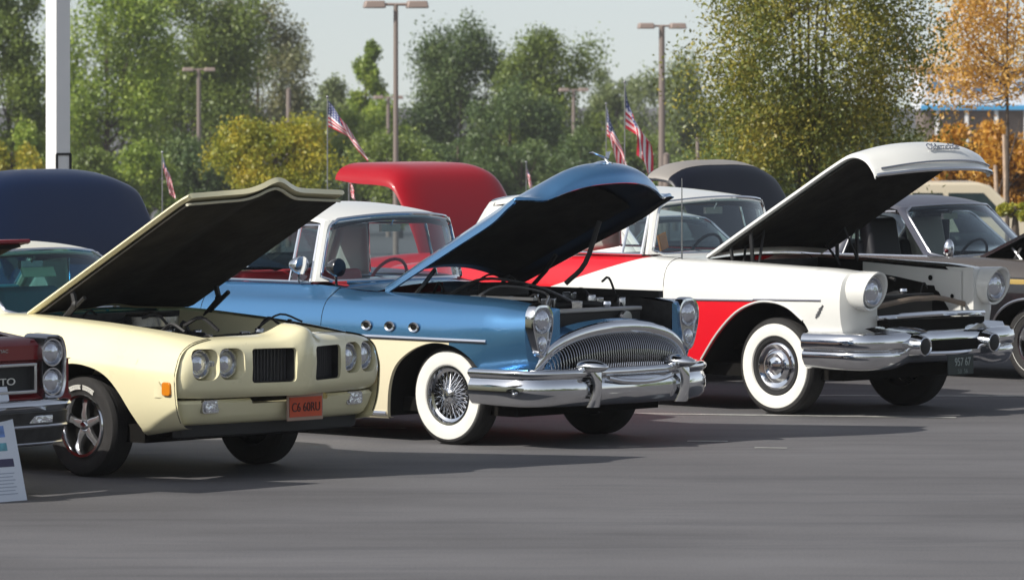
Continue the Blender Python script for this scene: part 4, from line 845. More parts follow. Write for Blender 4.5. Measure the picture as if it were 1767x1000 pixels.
def red_car():
    root = thing('muscle_car', 'dark red muscle car with stacked headlights and black grille at the left edge', 'car', (-4.127, 33.11, 0), -ALPHA)
    sd = Side(modern_st(.84, 1.02)); b = MB()
    simple_side(b, sd, [('x', -3.75, -3.26, 4), ('arch', RA), ('x', -2.42, -.50, 10), ('arch', FA), ('x', .48, .84, 5)], -3.75, -2.6, ((-.72, 1.06), (-1.0, 1.03)))
    frontcap(b, sd, .84, .93, .60)
    b.grid([[Vector((x, y, z)) for x, z in ((.74, 1.0), (.90, .985), (.955, .95), (.96, .86))] for y in np.linspace(-.66, .66, 15)])
    b.grid([[Vector((x, y, z)) for x, z in ((.96, .86), (.93, .85), (.93, .64), (.955, .62), (.955, .58))] for y in np.linspace(-.92, .92, 15)])
    b.obj('body', M['dkred'], root, ang=40); sd.well(FA, M['soot'], root); sd.well(RA, M['soot'], root)
    b = MB(); b.box((-1.3, 0, .32), (3.6, 1.5, .12)); b.obj('underbody', M['soot'], root)
    def frame(y0, y1, z0, z1, x, t=.022):
        b = MB()
        for c, d in (((x, (y0+y1)/2, z1), (.06, y1-y0, t)), ((x, (y0+y1)/2, z0), (.06, y1-y0, t)), ((x, y0, (z0+z1)/2), (.06, t, z1-z0+t-.002)), ((x, y1, (z0+z1)/2), (.06, t, z1-z0+t-.002))): b.box(c, d)
        return b
    for sg in (-1, 1):
        y0, y1 = sorted((sg*.06, sg*.60)); fo = frame(y0, y1, .66, .83, .955).obj('grille_frame', M['chromed'], root, bevel=.006)
        b = MB(); b.box((.93, (y0+y1)/2, .745), (.02, y1-y0, .17)); b.obj('grille', M['black'], fo)
        pts = cr([(0, sg*.74+a, .81+c) for a, c in ((0, .20), (.07, .19), (.105, .10), (.10, 0), (.10, -.10), (.07, -.19), (0, -.20), (-.07, -.19), (-.10, -.1), (-.10, 0), (-.105, .1), (-.07, .19))], 3, True)
        b = MB(); b.grid([[Vector((x, (p.y-sg*.74)*s_+sg*.74, (p.z-.81)*s_+.81)) for p in pts] for x, s_ in ((.80, 1.03), (.98, 1.0), (1.0, .97), (.99, .9), (.96, .86))], cv=True); bz = b.obj('headlight_bezel', M['chromed'], root)
        b = MB(); b.grid([[Vector((.955, (p.y-sg*.74)*s_+sg*.74, (p.z-.81)*s_+.81)) for p in pts] for s_ in (.87, .01)], cv=True); b.obj('bezel_back', M['black'], bz)
        for z in (.90, .717): lamp(root, .965, sg*.74, z, .075)
    text('GTO', .062, M['white'], root, (.948, .36, .725), FWD, 'grille_emblem', sx=1.5)
    text('PONTIAC', .03, M['chromed'], root, (.965, .30, .92), FWD, 'hood_lettering', sx=1.3)
    path = mir([(.55, -.96), (.82, -.95), (.95, -.88), (1.01, -.6), (1.04, 0)]); path = [(v.x, v.y) for v in cr([(a, c_, 0) for a, c_ in path], 4)]
    bo = plan_sweep(path, [(-.1, .60), (-.02, .615), (.02, .60), (.03, .575), (0, .555), (-.01, .53)], zf=None).obj('front_bumper', M['chrome'], root, ang=60)
    plan_sweep(path, [(-.02, .535), (0, .53), (-.01, .44), (-.04, .34), (-.10, .31)], closed=False).obj('lower_bumper', M['engine'], root)
    b = MB(); b.tube([(p[0]-.01, p[1], .44) for p in path[3:-3]], .012, 6); b.tube([(p[0]-.05, p[1], .33) for p in path[3:-3]], .010, 6); b.obj('bumper_trim', M['chromed'], bo)
    b = MB()
    for sg in (-1, 1): b.box((1.00, sg*.62, .485), (.02, .2, .05))
    b.obj('parking_lamp', M['lens'], bo, bevel=.006)
    rows = [[(-.70, y, 1.06), (0, y, 1.27+.02*(1-(y/.7)**2)), (.5, y, 1.45+.03*(1-(y/.7)**2)), (.85, y, 1.58+.03*(1-(y/.7)**2)), (.98, y, 1.62), (1.0, y, 1.60)] for y in (-.54, -.3, 0, .3, .54)]
    hood(root, rows, 4, 4, M['dkred'], (M['black'], M['pad']), .03, .08)
    bay(root, -.68, .74, .64, .45, lambda x: 1.0, 5, M['black'])
    cb = Cabin((-.80, -.90, .71, 1.05, 1.08), (-1.36, -1.47, .60, 1.36, 1.39), (-2.62, -2.50, .66, 1.03, 1.05), (-2.15, -2.1, .57, 1.34, 1.37))
    cb.build(root, M['dkred'], M['glass'], M['chrome'], M['dkred'], M['darkseat'], (.75, 1.05), None, .05)
    for x in (0, -2.85):
        for sg in (-1, 1): wheel(root, x, sg*.765, .335, .335, .20, 'spoke5', sg, .20)
red_car()
# ---------------------------------------------------------------- 5. black car at the right edge
M['black highlight'] = paint2('black enamel with painted highlight', (.012, .012, .014), (.07, .062, .058), [[(0, 1, -.905)]], .25)  # lighter upper body is a highlight painted into the black enamel
M['gold'] = mat('gold stripe', (.50, .36, .12), .35, .3)
def black_car():
    root = thing('hardtop_coupe', 'black hardtop coupe with dark vinyl roof and gold side stripe at the right edge', 'car', (5.114, 45.633, 0), -ALPHA)
    sd = Side(modern_st(.95, 1.02)); b = MB()
    simple_side(b, sd, [('x', -3.75, -3.26, 4), ('arch', RA), ('x', -2.42, -.50, 10), ('arch', FA), ('x', .48, .95, 5)], -3.75, -2.6, ((-.72, 1.06), (-1.0, 1.04), (-1.25, 1.035)))
    frontcap(b, sd, .95, 1.02, .30)
    b.obj('body', M['black highlight'], root, ang=40); sd.well(FA, M['soot'], root); sd.well(RA, M['soot'], root)
    b = MB(); b.box((-1.3, 0, .32), (3.6, 1.5, .12)); b.obj('underbody', M['soot'], root)
    surfstrip(sd, -3.6, .9, lambda x: .862, .032, M['gold'], root, 'side_stripe', .0, 40, flat=(.15, 1))
    b = MB()
    for sg in (-1, 1): b.tube([sd.at(p.x, p.z+.01, .004, sg) for p in cr([(a, 0, c) for a, c in FA[1:-1]], 4)], .013, 6)
    b.obj('wheel_arch_trim', M['chromed'], root)
    b = MB(); b.box((.99, 0, .78), (.06, .66, .3)); b.obj('grille', M['black'], root)
    for sg in (-1, 1): lamp(root, 1.0, sg*.62, .80, .08)
    path = mir([(.6, -.97), (.95, -.95), (1.1, -.85), (1.15, 0)]); plan_sweep(path, [(-.05, .6), (0, .62), (.03, .58), (.03, .46), (0, .42), (-.05, .5)]).obj('front_bumper', M['chrome'], root)
    rows = [[(-.74, y, 1.07), (0, y, 1.39), (.6, y, 1.63+.03*(1-(y/.7)**2)), (1.0, y, 1.78+.03*(1-(y/.7)**2)), (1.05, y, 1.75)] for y in (-.7, -.4, 0, .4, .7)]
    hood(root, rows, 4, 4, M['black paint'], (M['black'], M['pad']), .03, .08)
    b = MB()
    for sg in (-1, 1): b.tube([(-.45, sg*.62, 1.0), (-.35, sg*.62, 1.15)], .015, 6); b.tube([(-.45, sg*.62, 1.15), (-.30, sg*.62, 1.0)], .015, 6)
    b.obj('hood_hinge', M['steel'], root)
    bay(root, -.68, .84, .64, .45, lambda x: 1.0, 9, M['black'])
    cb = Cabin((-.95, -1.26, .71, 1.045, 1.06), (-1.52, -1.68, .60, 1.475, 1.50), (-3.0, -2.85, .66, 1.04, 1.06), (-2.5, -2.45, .57, 1.45, 1.48))
    cb.build(root, M['charcoal'], M['glass'], M['chromed'], M['charcoal'], M['darkseat'], (.77, 1.045), None, .085, openside=True)
    b = MB(); b.tube([(-1.25, -.79, 1.055), (-3.0, -.79, 1.05)], .014, 6); b.obj('belt_molding', M['chrome'], root)
    b = MB(); b.ell((-1.12, -.66, 1.12), (.05, .05, .09), 12, 8); b.tube([(-1.12, -.68, 1.04), (-1.12, -.66, 1.12)], .014, 6); b.obj('door_mirror', M['chrome'], root)
    for sg in (-1, 1):
        b = MB(); b.box((-2.15, sg*.33, 1.06), (.14, .42, .62), Matrix.Rotation(-.2, 3, 'Y')); b.obj('front_seat_back', M['greenseat'] if sg > 0 else M['darkseat'], root, bevel=.04)
    for x in (0, -2.85):
        for sg in (-1, 1): wheel(root, x, sg*.765, .34, .34, .20, 'spoke5', sg, .20, (.262, .272))
black_car()
# ---------------------------------------------------------------- back row, parked the other way round
def back_car(kind, label, hoodm, bodym, roofm, loc, ztop, lip, hx=0, lipm=None, drop=.05, pw=3.2, hwid=1.0, rz=PI-ALPHA):
    root = thing(kind, label, 'car', (loc[0], loc[1], gz(loc[1])), rz)
    sd = Side(modern_st(.85, 1.02)); b = MB()
    simple_side(b, sd, [('x', -3.75, -3.26, 4), ('arch', RA), ('x', -2.42, -.50, 10), ('arch', FA), ('x', .48, .85, 5)], -3.75, -2.6, ((-.72, 1.06), (-1.0, 1.04)))
    frontcap(b, sd, .85, .95, .05); b.obj('body', bodym, root, ang=40); sd.well(FA, M['soot'], root); sd.well(RA, M['soot'], root)
    b = MB(); b.box((-1.3, 0, .32), (3.6, 1.5, .12)); b.obj('underbody', M['soot'], root)
    rows = []; zt = ztop-gz(loc[1]); h0 = 1.08; rise = zt-h0
    for y in (-.76, -.74, -.66, -.5, -.25, 0, .25, .5, .66, .74, .76):
        a = abs(y)/.76; f = 1-a**pw; r = []
        for x, z, k in ((hx, h0-.1, .3), (hx+(.62-hx)*.3, h0-.1+(rise+.1)*.36, .6), (hx+(.62-hx)*.7, h0+rise*.70, .9), (.62, h0+rise*.90, 1.0), (.80, h0+rise*.985, 1.2), (.80+lip*.5, h0+rise*1.0-drop*.3, 1.2), (.80+lip, h0+rise-drop, 1)): r.append((x, y*hwid, z-.13*k*(1-f)*(1 if a < .98 else 1.2)))
        rows.append(r)
    h, G = hood(root, rows, 4, 3, hoodm, (M['black'], M['pad']), .025, .1)
    if lipm: b = MB(); b.grid([[p+Vector((0, 0, .004)) for p in g[-12:-1]] for g in G[1:-1]]); b.obj('hood_sky_sheen', lipm, h)  # pale strip along the nose: sky reflection painted as colour
    bay(root, -.55, .75, .64, .45, lambda x: 1.0, 12, M['black'])
    cb = Cabin((-.85, -1.0, .71, 1.05, 1.08), (-1.36, -1.47, .60, 1.38, 1.42), (-2.62, -2.50, .66, 1.03, 1.05), (-2.15, -2.1, .57, 1.36, 1.39))
    cb.build(root, roofm, M['glass'], M['chrome'], roofm, M['darkseat'], (.75, 1.05), None, .05)
    for x in (0, -2.85):
        for sg in (-1, 1): wheel(root, x, sg*.765, .335, .335, .20, 'plain', sg, .20)
    plan_sweep(mir([(.6, -.97), (.9, -.95), (1.05, -.85), (1.1, 0)]), [(-.05, .6), (0, .62), (.03, .58), (.03, .46), (0, .42), (-.05, .5)]).obj('front_bumper', M['chrome'], root)
    for sg in (-1, 1): lamp(root, .92, sg*.7, .78, .08)
back_car('classic_car', 'navy blue classic car with big raised hood behind the cream car', M['navy'], M['navy'], M['creamroof'], (-3.50, 44.9), 1.84, .25, hx=.22, hwid=1.24, pw=3.6)
back_car('classic_car', 'bright red classic car in the back row with its hood raised behind the blue coupe', M['red paint'], M['red paint'], M['white paint'], (-.16, 47.9), 1.84, .55, hx=.22, drop=0, pw=8, hwid=.95)
back_car('classic_car', 'black classic car in the back row with hood raised and sky sheen painted on its nose behind the white sedan', mat('dark back row enamel', (.006, .008, .016), .4, spec=.3), M['black paint'], M['charcoal'], (2.58, 52.0), 1.80, .16, hx=.20, drop=.03, pw=4, hwid=1.05, lipm=mat('painted sky sheen', (.26, .24, .22), .45))
# ---------------------------------------------------------------- sign board, bottom left
def sign():
    A = gpt(47, 862); A.z = 0; lat = Vector((.686, .728, 0)); up = Vector((-.728*.19/.69, .686*.19/.69, 1)); up = up*.70
    t = thing('sign_board', 'white printed show board leaning in front of the dark red car', 'sign', tuple(A-lat*.25))
    W_ = .55
    def pt(u, v, o=0): n = lat.cross(up).normalized(); n = n if n.y < 0 else -n; return lat*(.25-W_*u)+up*v+n*o+Vector((0, 0, .0))
    def panel(u0, u1, v0, v1, o, th, name, m, par):
        b = MB(); q = [pt(u0, v0, o), pt(u1, v0, o), pt(u1, v1, o), pt(u0, v1, o)]; n = (pt(0, 0, 1)-pt(0, 0, 0))*th; q2 = [p-n for p in q]
        b.add(q+q2, [(0, 1, 2, 3), (7, 6, 5, 4), (0, 4, 5, 1), (1, 5, 6, 2), (2, 6, 7, 3), (3, 7, 4, 0)]); return b.obj(name, m, par, smooth=False)
    p = panel(0, 1, 0, 1, 0, .012, 'board', mat('printed card', (.62, .66, .74), .55), t)
    blue = mat('blue print', (.12, .22, .5), .5, vary=.4, vscale=18); dk = mat('dark purple print', (.03, .025, .08), .5); gy = mat('grey print', (.32, .36, .45), .5); te = mat('teal print', (.10, .32, .40), .5, vary=.4, vscale=20)
    for u0, u1, v0, v1, m in ((.10, .95, .30, .37, dk), (.16, .95, .72, .9, te), (.16, .95, .56, .66, blue), (.16, .95, .44, .51, te)): panel(u0, u1, v0, v1, .001, .0008, 'printed_block', m, p)
    for k in range(7): panel(.12+.03*(k % 2), .9-.08*(k % 3), .06+.03*k, .068+.03*k, .001, .0008, 'printed_text_line', gy, p)
    b = MB()
    for u in (.05, .95): b.tube([pt(u, .98, -.02), pt(u, .98, -.02)*.0+Vector((pt(u, .5).x-.30, pt(u, .5).y+.30, .01))], .01, 6)
    b.obj('rear_leg', M['wood'], t)
sign()
# ---------------------------------------------------------------- poles, lamps, flags
def white_pole():
    Y = 56; x = wx(100, Y); g = gz(Y); w = .19; t = thing('sign_pole', 'tall white square steel pole behind the navy hood', 'pole', (x, Y, g), R(42))
    M['pole white'] = mat('white pole enamel', (.78, .77, .76), .45, vary=.04, vscale=3)
    b = MB(); b.box((0, 0, 4), (w, w, 8)); b.obj('shaft', M['pole white'], t, bevel=.008)
    b = MB(); z = H-(285-YH)*Y/F-g
    for zz in (z-.12, z+.12): b.box((0, -w/2-.006, zz), (w*1.02, .012, .025))
    for q in (-1, 1): b.box((q*w*.48, -w/2-.006, z), (.025, .014, .24))
    b.obj('bracket', M['black'], t, smooth=False)
white_pole()
LM = [(683, 8, 112, .72, 'tallest double headed lamp post left of centre behind the red hood'), (343, 120, 220, .72, 'double headed lamp post in front of the left trees above the cream hood'), (990, 155, 235, .70, 'short looking double headed lamp post in front of the dark round trees'),
      (1142, 45, 145, .70, 'double headed lamp post beside the left side of the maple'), (670, 168, 236, .70, 'faint far lamp post directly left of the tallest one')]
for px, py, Y, hw, lab in LM:
    g = gz(Y); t = thing('lamp_post', lab, 'lamp post', (wx(px, Y), Y, g), R(8), 'double headed parking lot lamp posts'); z = H-(py-YH)*Y/F-g
    r = .055 if Y < 130 else .09
    b = MB(); b.tube([(0, 0, 0), (0, 0, z)], [r*1.15, r*.9], 10); b.obj('pole', M['lamp pole'], t)
    b = MB(); b.tube([(-hw*.35, 0, z), (hw*.35, 0, z)], .035, 6); b.obj('arm', M['lamp metal'], t)
    for sg in (-1, 1): b = MB(); b.box((sg*hw*.64, 0, z+.0), (hw*.66, .4, .16), taper=.86); b.obj('lamp_head', M['lamp metal'], t, bevel=.03)
def pole(px, py, Y, r, m, lab, cat, arms=()):
    g = gz(Y); t = thing(cat.replace(' ', '_'), lab, cat, (wx(px, Y), Y, g)); z = H-(py-YH)*Y/F-g
    b = MB(); b.tube([(0, 0, 0), (0, 0, z)], [r*1.1, r*.9], 10); b.obj('shaft', m, t)
    b = MB(); b.lathe([(r*.9, 0), (r*1.0, .02), (0, .08)], 10, (0, 0, z), 'Z'); b.obj('cap', m, t); return t, z
pole(498, 155, 180, .09, M['lamp pole'], 'bare wooden utility pole rising above the yellow green tree', 'utility pole')
pole(1204, 240, 120, .05, M['lamp pole'], 'thin grey post just left of the maple trunk', 'post'); pole(1150, 268, 130, .09, M['lamp pole'], 'short weathered post beside the right hand lamp post', 'post')
def flagm():
    m = mat('striped flag cloth', (1, 1, 1), .7); nt = m.node_tree; b = nt.nodes['Principled BSDF']; uv = nt.nodes.new('ShaderNodeUVMap'); uv.uv_map = 'UV'; s = nt.nodes.new('ShaderNodeSeparateXYZ'); nt.links.new(uv.outputs[0], s.inputs[0])
    def Mm(op, a, c):
        n = nt.nodes.new('ShaderNodeMath'); n.operation = op
        for i, v in enumerate((a, c)):
            if isinstance(v, (int, float)): n.inputs[i].default_value = v
            else: nt.links.new(v, n.inputs[i])
        return n.outputs[0]
    st = Mm('LESS_THAN', Mm('MODULO', Mm('MULTIPLY', s.outputs[1], 6.5), 1.0), .5)
    cn = Mm('MULTIPLY', Mm('LESS_THAN', s.outputs[0], .4), Mm('GREATER_THAN', s.outputs[1], .4615))
    fu = Mm('ABSOLUTE', Mm('SUBTRACT', Mm('MODULO', Mm('MULTIPLY', s.outputs[0], 15), 1.0), .5), 0); fv = Mm('ABSOLUTE', Mm('SUBTRACT', Mm('MODULO', Mm('MULTIPLY', s.outputs[1], 9.3), 1.0), .5), 0)
    star = Mm('LESS_THAN', Mm('ADD', fu, fv), .33)
    def mix(f, a, c):
        n = nt.nodes.new('ShaderNodeMix'); n.data_type = 'RGBA'; nt.links.new(f, n.inputs[0])
        for i, v in ((6, a), (7, c)):
            if isinstance(v, tuple): n.inputs[i].default_value = (*v, 1)
            else: nt.links.new(v, n.inputs[i])
        return n.outputs[2]
    nt.links.new(mix(cn, mix(st, (.8, .77, .77), (.60, .03, .06)), mix(star, (.05, .07, .2), (.6, .6, .65))), b.inputs['Base Color']); return m
FM = flagm()
def flag(px, py, hoist, L, th, Y, lab, seed):
    rnd = random.Random(seed); s = Y/F; g = gz(Y); X = wx(px, Y); zt = H-(py-YH)*s; hz, Lz = hoist*s, L*s
    t = thing('flag', lab, 'flag', (X, Y, g), 0, 'stars and stripes flags on thin poles')
    b = MB(); b.tube([(0, 0, 0), (0, 0, zt-g+.03)], .008, 8); b.ell((0, 0, zt-g+.045), (.02, .02, .02), 8, 6); b.obj('flag_pole', M['steel'], t)
    n, m = 30, 14; V = []; ph = rnd.uniform(0, 6); c0, s0 = math.cos(R(th)), math.sin(R(th)); ps = [[None]*(m+1) for _ in range(n+1)]
    for i in range(n+1):
        u = i/n
        for j in range(m+1):
            v = j/m; k = min(1, u*2.2); squeeze = 1-.35*k*(s0**2)
            # the fly hangs: the far end gathers below the hoist
            x = u*Lz*c0+(1-v)*hz*.62*k*s0*squeeze; z = -(1-v)*hz*(1-.35*k*s0)-u*Lz*s0+(v-.5)*0
            y = .10*Lz*k*math.sin(v*9+ph+u*3)*.6+.03*math.sin(u*14+ph)
            x += .045*Lz*k*math.sin(v*6+ph*2+u*5)
            ps[i][j] = Vector((x+.012, y, zt-g+z))
    b = MB(); b.grid(ps); me = b.mesh('cloth', FM, recalc=False); ul = me.uv_layers.new(name='UV')
    for p in me.polygons:
        for li in p.loop_indices: vi = me.loops[li].vertex_index; ul.data[li].uv = ((vi//(m+1))/n, (vi % (m+1))/m)
    o = bpy.data.objects.new('cloth', me); C.objects.link(o); o.parent = t
for a in ((565, 173, 46, 88, 56, 72, 'striped flag blowing diagonally above the yellow green tree', 1), (1078, 147, 74, 122, 80, 72, 'largest striped flag hanging right of the blue car hood tip', 2), (1046, 184, 50, 108, 80, 76, 'slimmer striped flag left of the largest flag', 3),
          (280, 268, 22, 62, 80, 76, 'small striped flag at the far left below the lamp post', 4), (602, 300, 16, 38, 85, 70, 'short striped flag hanging behind the left end of the red hood', 5), (908, 284, 12, 36, 84, 90, 'tiny striped flag in the gap right of the red hood', 6)): flag(*a)
# ---------------------------------------------------------------- trees
def leafm(name, cols, trans=.35):
    m = bpy.data.materials.new(name); m.use_nodes = True; nt = m.node_tree; nt.nodes.clear(); o = nt.nodes.new('ShaderNodeOutputMaterial')
    gi = nt.nodes.new('ShaderNodeNewGeometry'); r = nt.nodes.new('ShaderNodeValToRGB'); tc_ = nt.nodes.new('ShaderNodeTexCoord'); n = nt.nodes.new('ShaderNodeTexNoise'); n.inputs['Scale'].default_value = .8; n.inputs['Detail'].default_value = 3
    nt.links.new(tc_.outputs['Object'], n.inputs['Vector']); a = nt.nodes.new('ShaderNodeMath'); a.operation = 'MULTIPLY_ADD'; nt.links.new(gi.outputs['Random Per Island'], a.inputs[0]); a.inputs[1].default_value = .45
    mr = nt.nodes.new('ShaderNodeMapRange'); mr.inputs[1].default_value = .3; mr.inputs[2].default_value = .7; mr.inputs[3].default_value = 0; mr.inputs[4].default_value = .55; nt.links.new(n.outputs[0], mr.inputs[0]); nt.links.new(mr.outputs[0], a.inputs[2])
    e = r.color_ramp.elements
    while len(e) < len(cols): e.new(.5)
    for i, c in enumerate(cols): e[i].position = .1+.8*i/(len(cols)-1); e[i].color = (*c, 1)
    nt.links.new(a.outputs[0], r.inputs[0])
    d = nt.nodes.new('ShaderNodeBsdfDiffuse'); t = nt.nodes.new('ShaderNodeBsdfTranslucent'); g = nt.nodes.new('ShaderNodeBsdfGlossy'); g.inputs['Roughness'].default_value = .45; g.inputs['Color'].default_value = (.5, .5, .5, 1)
    m1 = nt.nodes.new('ShaderNodeMixShader'); m1.inputs[0].default_value = trans; m2 = nt.nodes.new('ShaderNodeMixShader'); m2.inputs[0].default_value = .06
    for q in (d, t): nt.links.new(r.outputs[0], q.inputs['Color'])
    nt.links.new(d.outputs[0], m1.inputs[1]); nt.links.new(t.outputs[0], m1.inputs[2]); nt.links.new(m1.outputs[0], m2.inputs[1]); nt.links.new(g.outputs[0], m2.inputs[2]); nt.links.new(m2.outputs[0], o.inputs[0]); return m
LG = {'mid': leafm('green leaves', [(0.077, 0.115, 0.026), (0.168, 0.230, 0.042), (0.280, 0.338, 0.060)]), 'light': leafm('light green leaves', [(0.119, 0.176, 0.030), (0.252, 0.351, 0.048), (0.406, 0.472, 0.072)]),
      'dark': leafm('dark green leaves', [(0.053, 0.092, 0.034), (0.105, 0.162, 0.050), (0.182, 0.243, 0.066)]), 'grey': leafm('grey green leaves', [(0.112, 0.128, 0.058), (0.196, 0.209, 0.084), (0.294, 0.270, 0.132)]),
      'yellow': leafm('yellow green leaves', [(0.140, 0.189, 0.024), (0.350, 0.351, 0.036), (0.644, 0.486, 0.048)]), 'orange': leafm('orange autumn leaves', [(.34, .15, .02), (.58, .28, .035), (.72, .46, .09)]), 'pale orange': leafm('yellow orange leaves', [(.50, .25, .05), (.66, .38, .08), (.78, .55, .16)]),
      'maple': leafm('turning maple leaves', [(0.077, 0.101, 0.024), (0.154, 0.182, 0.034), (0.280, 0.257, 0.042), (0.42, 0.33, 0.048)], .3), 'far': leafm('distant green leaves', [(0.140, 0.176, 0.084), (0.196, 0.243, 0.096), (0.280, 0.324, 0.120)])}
M['bark'] = mat('tree bark', (.09, .07, .055), .9, vary=.3, bump=.5, bscale=20)
def tree(kind, px, top, hw, Y, key, label, n, ls, seed, bottom=None, lobes=26, shape=.8, group=None, trunks=1, dens=2.2, trunk_r=.16, skew=0, part='crown', conic=0):
    if Y > 180: n = int(n*1.5); ls *= .76
    rnd = np.random.default_rng(seed); s = Y/F; g = gz(Y); zt = H-(top-YH)*s-g; zb = (H-(bottom-YH)*s-g) if bottom else .3; X = wx(px, Y); Wd = hw*s; Hh = (zt-zb)
    t = thing(kind, label, 'tree' if 'tree' in kind else 'bush', (X, Y, g), 0, group)
    cs = []; rs = []
    for i in range(lobes):
        f = (i+.5)/lobes; hgt = f*.92+.02; prof = (math.sqrt(max(0, 1-(2*hgt-1)**2))**shape)*(1-conic*hgt); a = rnd.uniform(0, 2*PI); rr = prof*Wd*rnd.uniform(.35, .86)
        lr = (.16+.20*prof)*Wd*rnd.uniform(.8, 1.35)*(1.12 if kind == 'maple_tree' else 1); cs.append((math.cos(a)*rr+skew*f, math.sin(a)*rr*.8, zb+Hh*hgt*.97)); rs.append((lr, lr, lr*rnd.uniform(.7, 1.15)*max(.6, min(1.4, Hh/(2*Wd)))))
    cs = np.array(cs); rs = np.array(rs); wgt = rs[:, 0]**2; wgt /= wgt.sum()
    k = rnd.choice(lobes, n, p=wgt); d = rnd.normal(size=(n, 3)); d /= np.linalg.norm(d, axis=1)[:, None]; rad = rnd.random(n)**(1/dens)
    P = cs[k]+d*rs[k]*rad[:, None]*((1+(.22 if Y > 100 else .10)*rnd.normal(size=n)))[:, None]
    P += .10*Wd*np.sin(P[:, [1, 2, 0]]*(5/Wd)+seed)
    P[:, 2] = np.maximum(P[:, 2], .15)
    ax = d*.5+rnd.normal(size=(n, 3)); ax /= np.linalg.norm(ax, axis=1)[:, None]; u = np.cross(ax, rnd.normal(size=(n, 3))); u /= np.linalg.norm(u, axis=1)[:, None]; v = np.cross(ax, u)
    sz = ls*rnd.uniform(.5, 1.25, n)[:, None]; V = np.stack([P-u*sz, P-v*sz*.55, P+u*sz, P+v*sz*.55], 1).reshape(-1, 3)
    me = bpy.data.meshes.new('crown'); me.vertices.add(4*n); me.vertices.foreach_set('co', V.astype(np.float32).ravel()); me.loops.add(4*n); me.loops.foreach_set('vertex_index', np.arange(4*n, dtype=np.int32)); me.polygons.add(n); me.polygons.foreach_set('loop_start', np.arange(0, 4*n, 4, dtype=np.int32)); me.polygons.foreach_set('loop_total', np.full(n, 4, np.int32)); me.update(calc_edges=True)
    me.materials.append(LG[key]); o = bpy.data.objects.new(part, me); C.objects.link(o); o.parent = t
    b = MB()
    for q in range(trunks):
        ox = (q-(trunks-1)/2)*trunk_r*1.4; topz = zb+Hh*rnd.uniform(.75, .92); mid = Vector((ox*1.3, rnd.uniform(-.05, .05), topz*.5)); b.tube(cr([(ox*.5, 0, -.1), mid, (ox*2.6+skew*.8, 0, topz)], 6), [trunk_r*(1-.8*i/12) for i in range(13)], 8)
    for q in range(min(lobes, 22)):
        c = Vector(cs[q]); st = Vector((skew*.3, 0, max(.3, zb+(c.z-zb)*.45))); b.tube(cr([st, (st+c)/2+Vector((0, 0, -.05*Hh)), c], 4), [trunk_r*.34*(1-.8*i/8) for i in range(9)], 5)
    tr = b.obj('trunk', M['bark'], t)
    return t
TG = 'broadleaf trees behind the parking lot'
for a in [('shade_tree', 15, -45, 78, 215, 'mid', 'mid green tree at the far left edge behind the white pole', 15000, .13, 1, 330),
          ('shade_tree', 185, -90, 120, 236, 'light', 'tall light green tree just right of the white pole', 26000, .13, 2, 340),
          ('shade_tree', 335, -70, 130, 250, 'mid', 'broad mid green tree behind the second lamp post', 30000, .14, 3, 345),
          ('shade_tree', 445, -20, 100, 262, 'grey', 'grey green tree with thinning leaves above the yellow green tree', 19000, .13, 4, 340),
          ('shade_tree', 560, 122, 55, 285, 'far', 'low distant green tree between the grey green tree and the pointed tree', 9000, .14, 5, 350),
          ('shade_tree', 632, 52, 42, 268, 'light', 'slim pointed light green tree left of the tallest lamp post', 9000, .13, 6, 330),
          ('shade_tree', 628, 170, 85, 255, 'light', 'low rounded light green tree at the foot of the pointed tree', 14000, .13, 7, 350),
          ('shade_tree', 795, 42, 108, 268, 'dark', 'large round dark green tree left of the middle gap in the treeline', 32000, .13, 8, 350),
          ('shade_tree', 940, 46, 110, 262, 'mid', 'large round tree behind the middle lamp post', 26000, .13, 9, 350),
          ('shade_tree', 880, 150, 90, 250, 'dark', 'dark low tree where the two large round trees meet', 16000, .13, 19, 350),
          ('shade_tree', 1065, 112, 60, 300, 'far', 'pale distant tree behind the two larger flags', 9000, .15, 10, 350),
          ('shade_tree', 1165, 92, 82, 290, 'far', 'pale distant tree behind the right hand lamp post', 14000, .15, 11, 350),
          ('shade_tree', 1330, 150, 130, 305, 'far', 'distant green tree seen through the left of the maple', 12000, .16, 12, 350),
          ('shade_tree', 1510, 165, 120, 305, 'far', 'distant green tree seen through the right of the maple', 10000, .16, 13, 350),
          ]:
    tree(*a[:10], bottom=a[10], group=TG, conic=.45 if a[9] == 6 else 0)
tree('maple_tree', 1395, -190, 235, 80, 'maple', 'turning maple tree with several dark stems behind the white sedan hood', 60000, .036, 14, 318, 52, .5, None, 5, 1.5, .05, 0)
tree('autumn_tree', 1738, -120, 165, 96, 'pale orange', 'thin orange autumn tree at the right edge in front of the white building', 17000, .042, 15, 178, 44, .7, None, 1, 2.6, .05)
tree('autumn_tree', 1640, 205, 58, 112, 'orange', 'low orange tree between the maple and the pale trunks', 6500, .06, 16, 345, 20, .8, None, 1, 1.8, .05)
tree('autumn_tree', 1745, 212, 75, 108, 'orange', 'dense orange tree at the right edge above the beige van', 9000, .06, 17, 345, 24, .8, None, 2, 1.8, .05)
tree('round_tree', 476, 200, 104, 150, 'yellow', 'round yellow green autumn tree behind the cream hood', 20000, .062, 18, 350, 30, .85)
SH = 'green shrubs along the far edge of the lot'
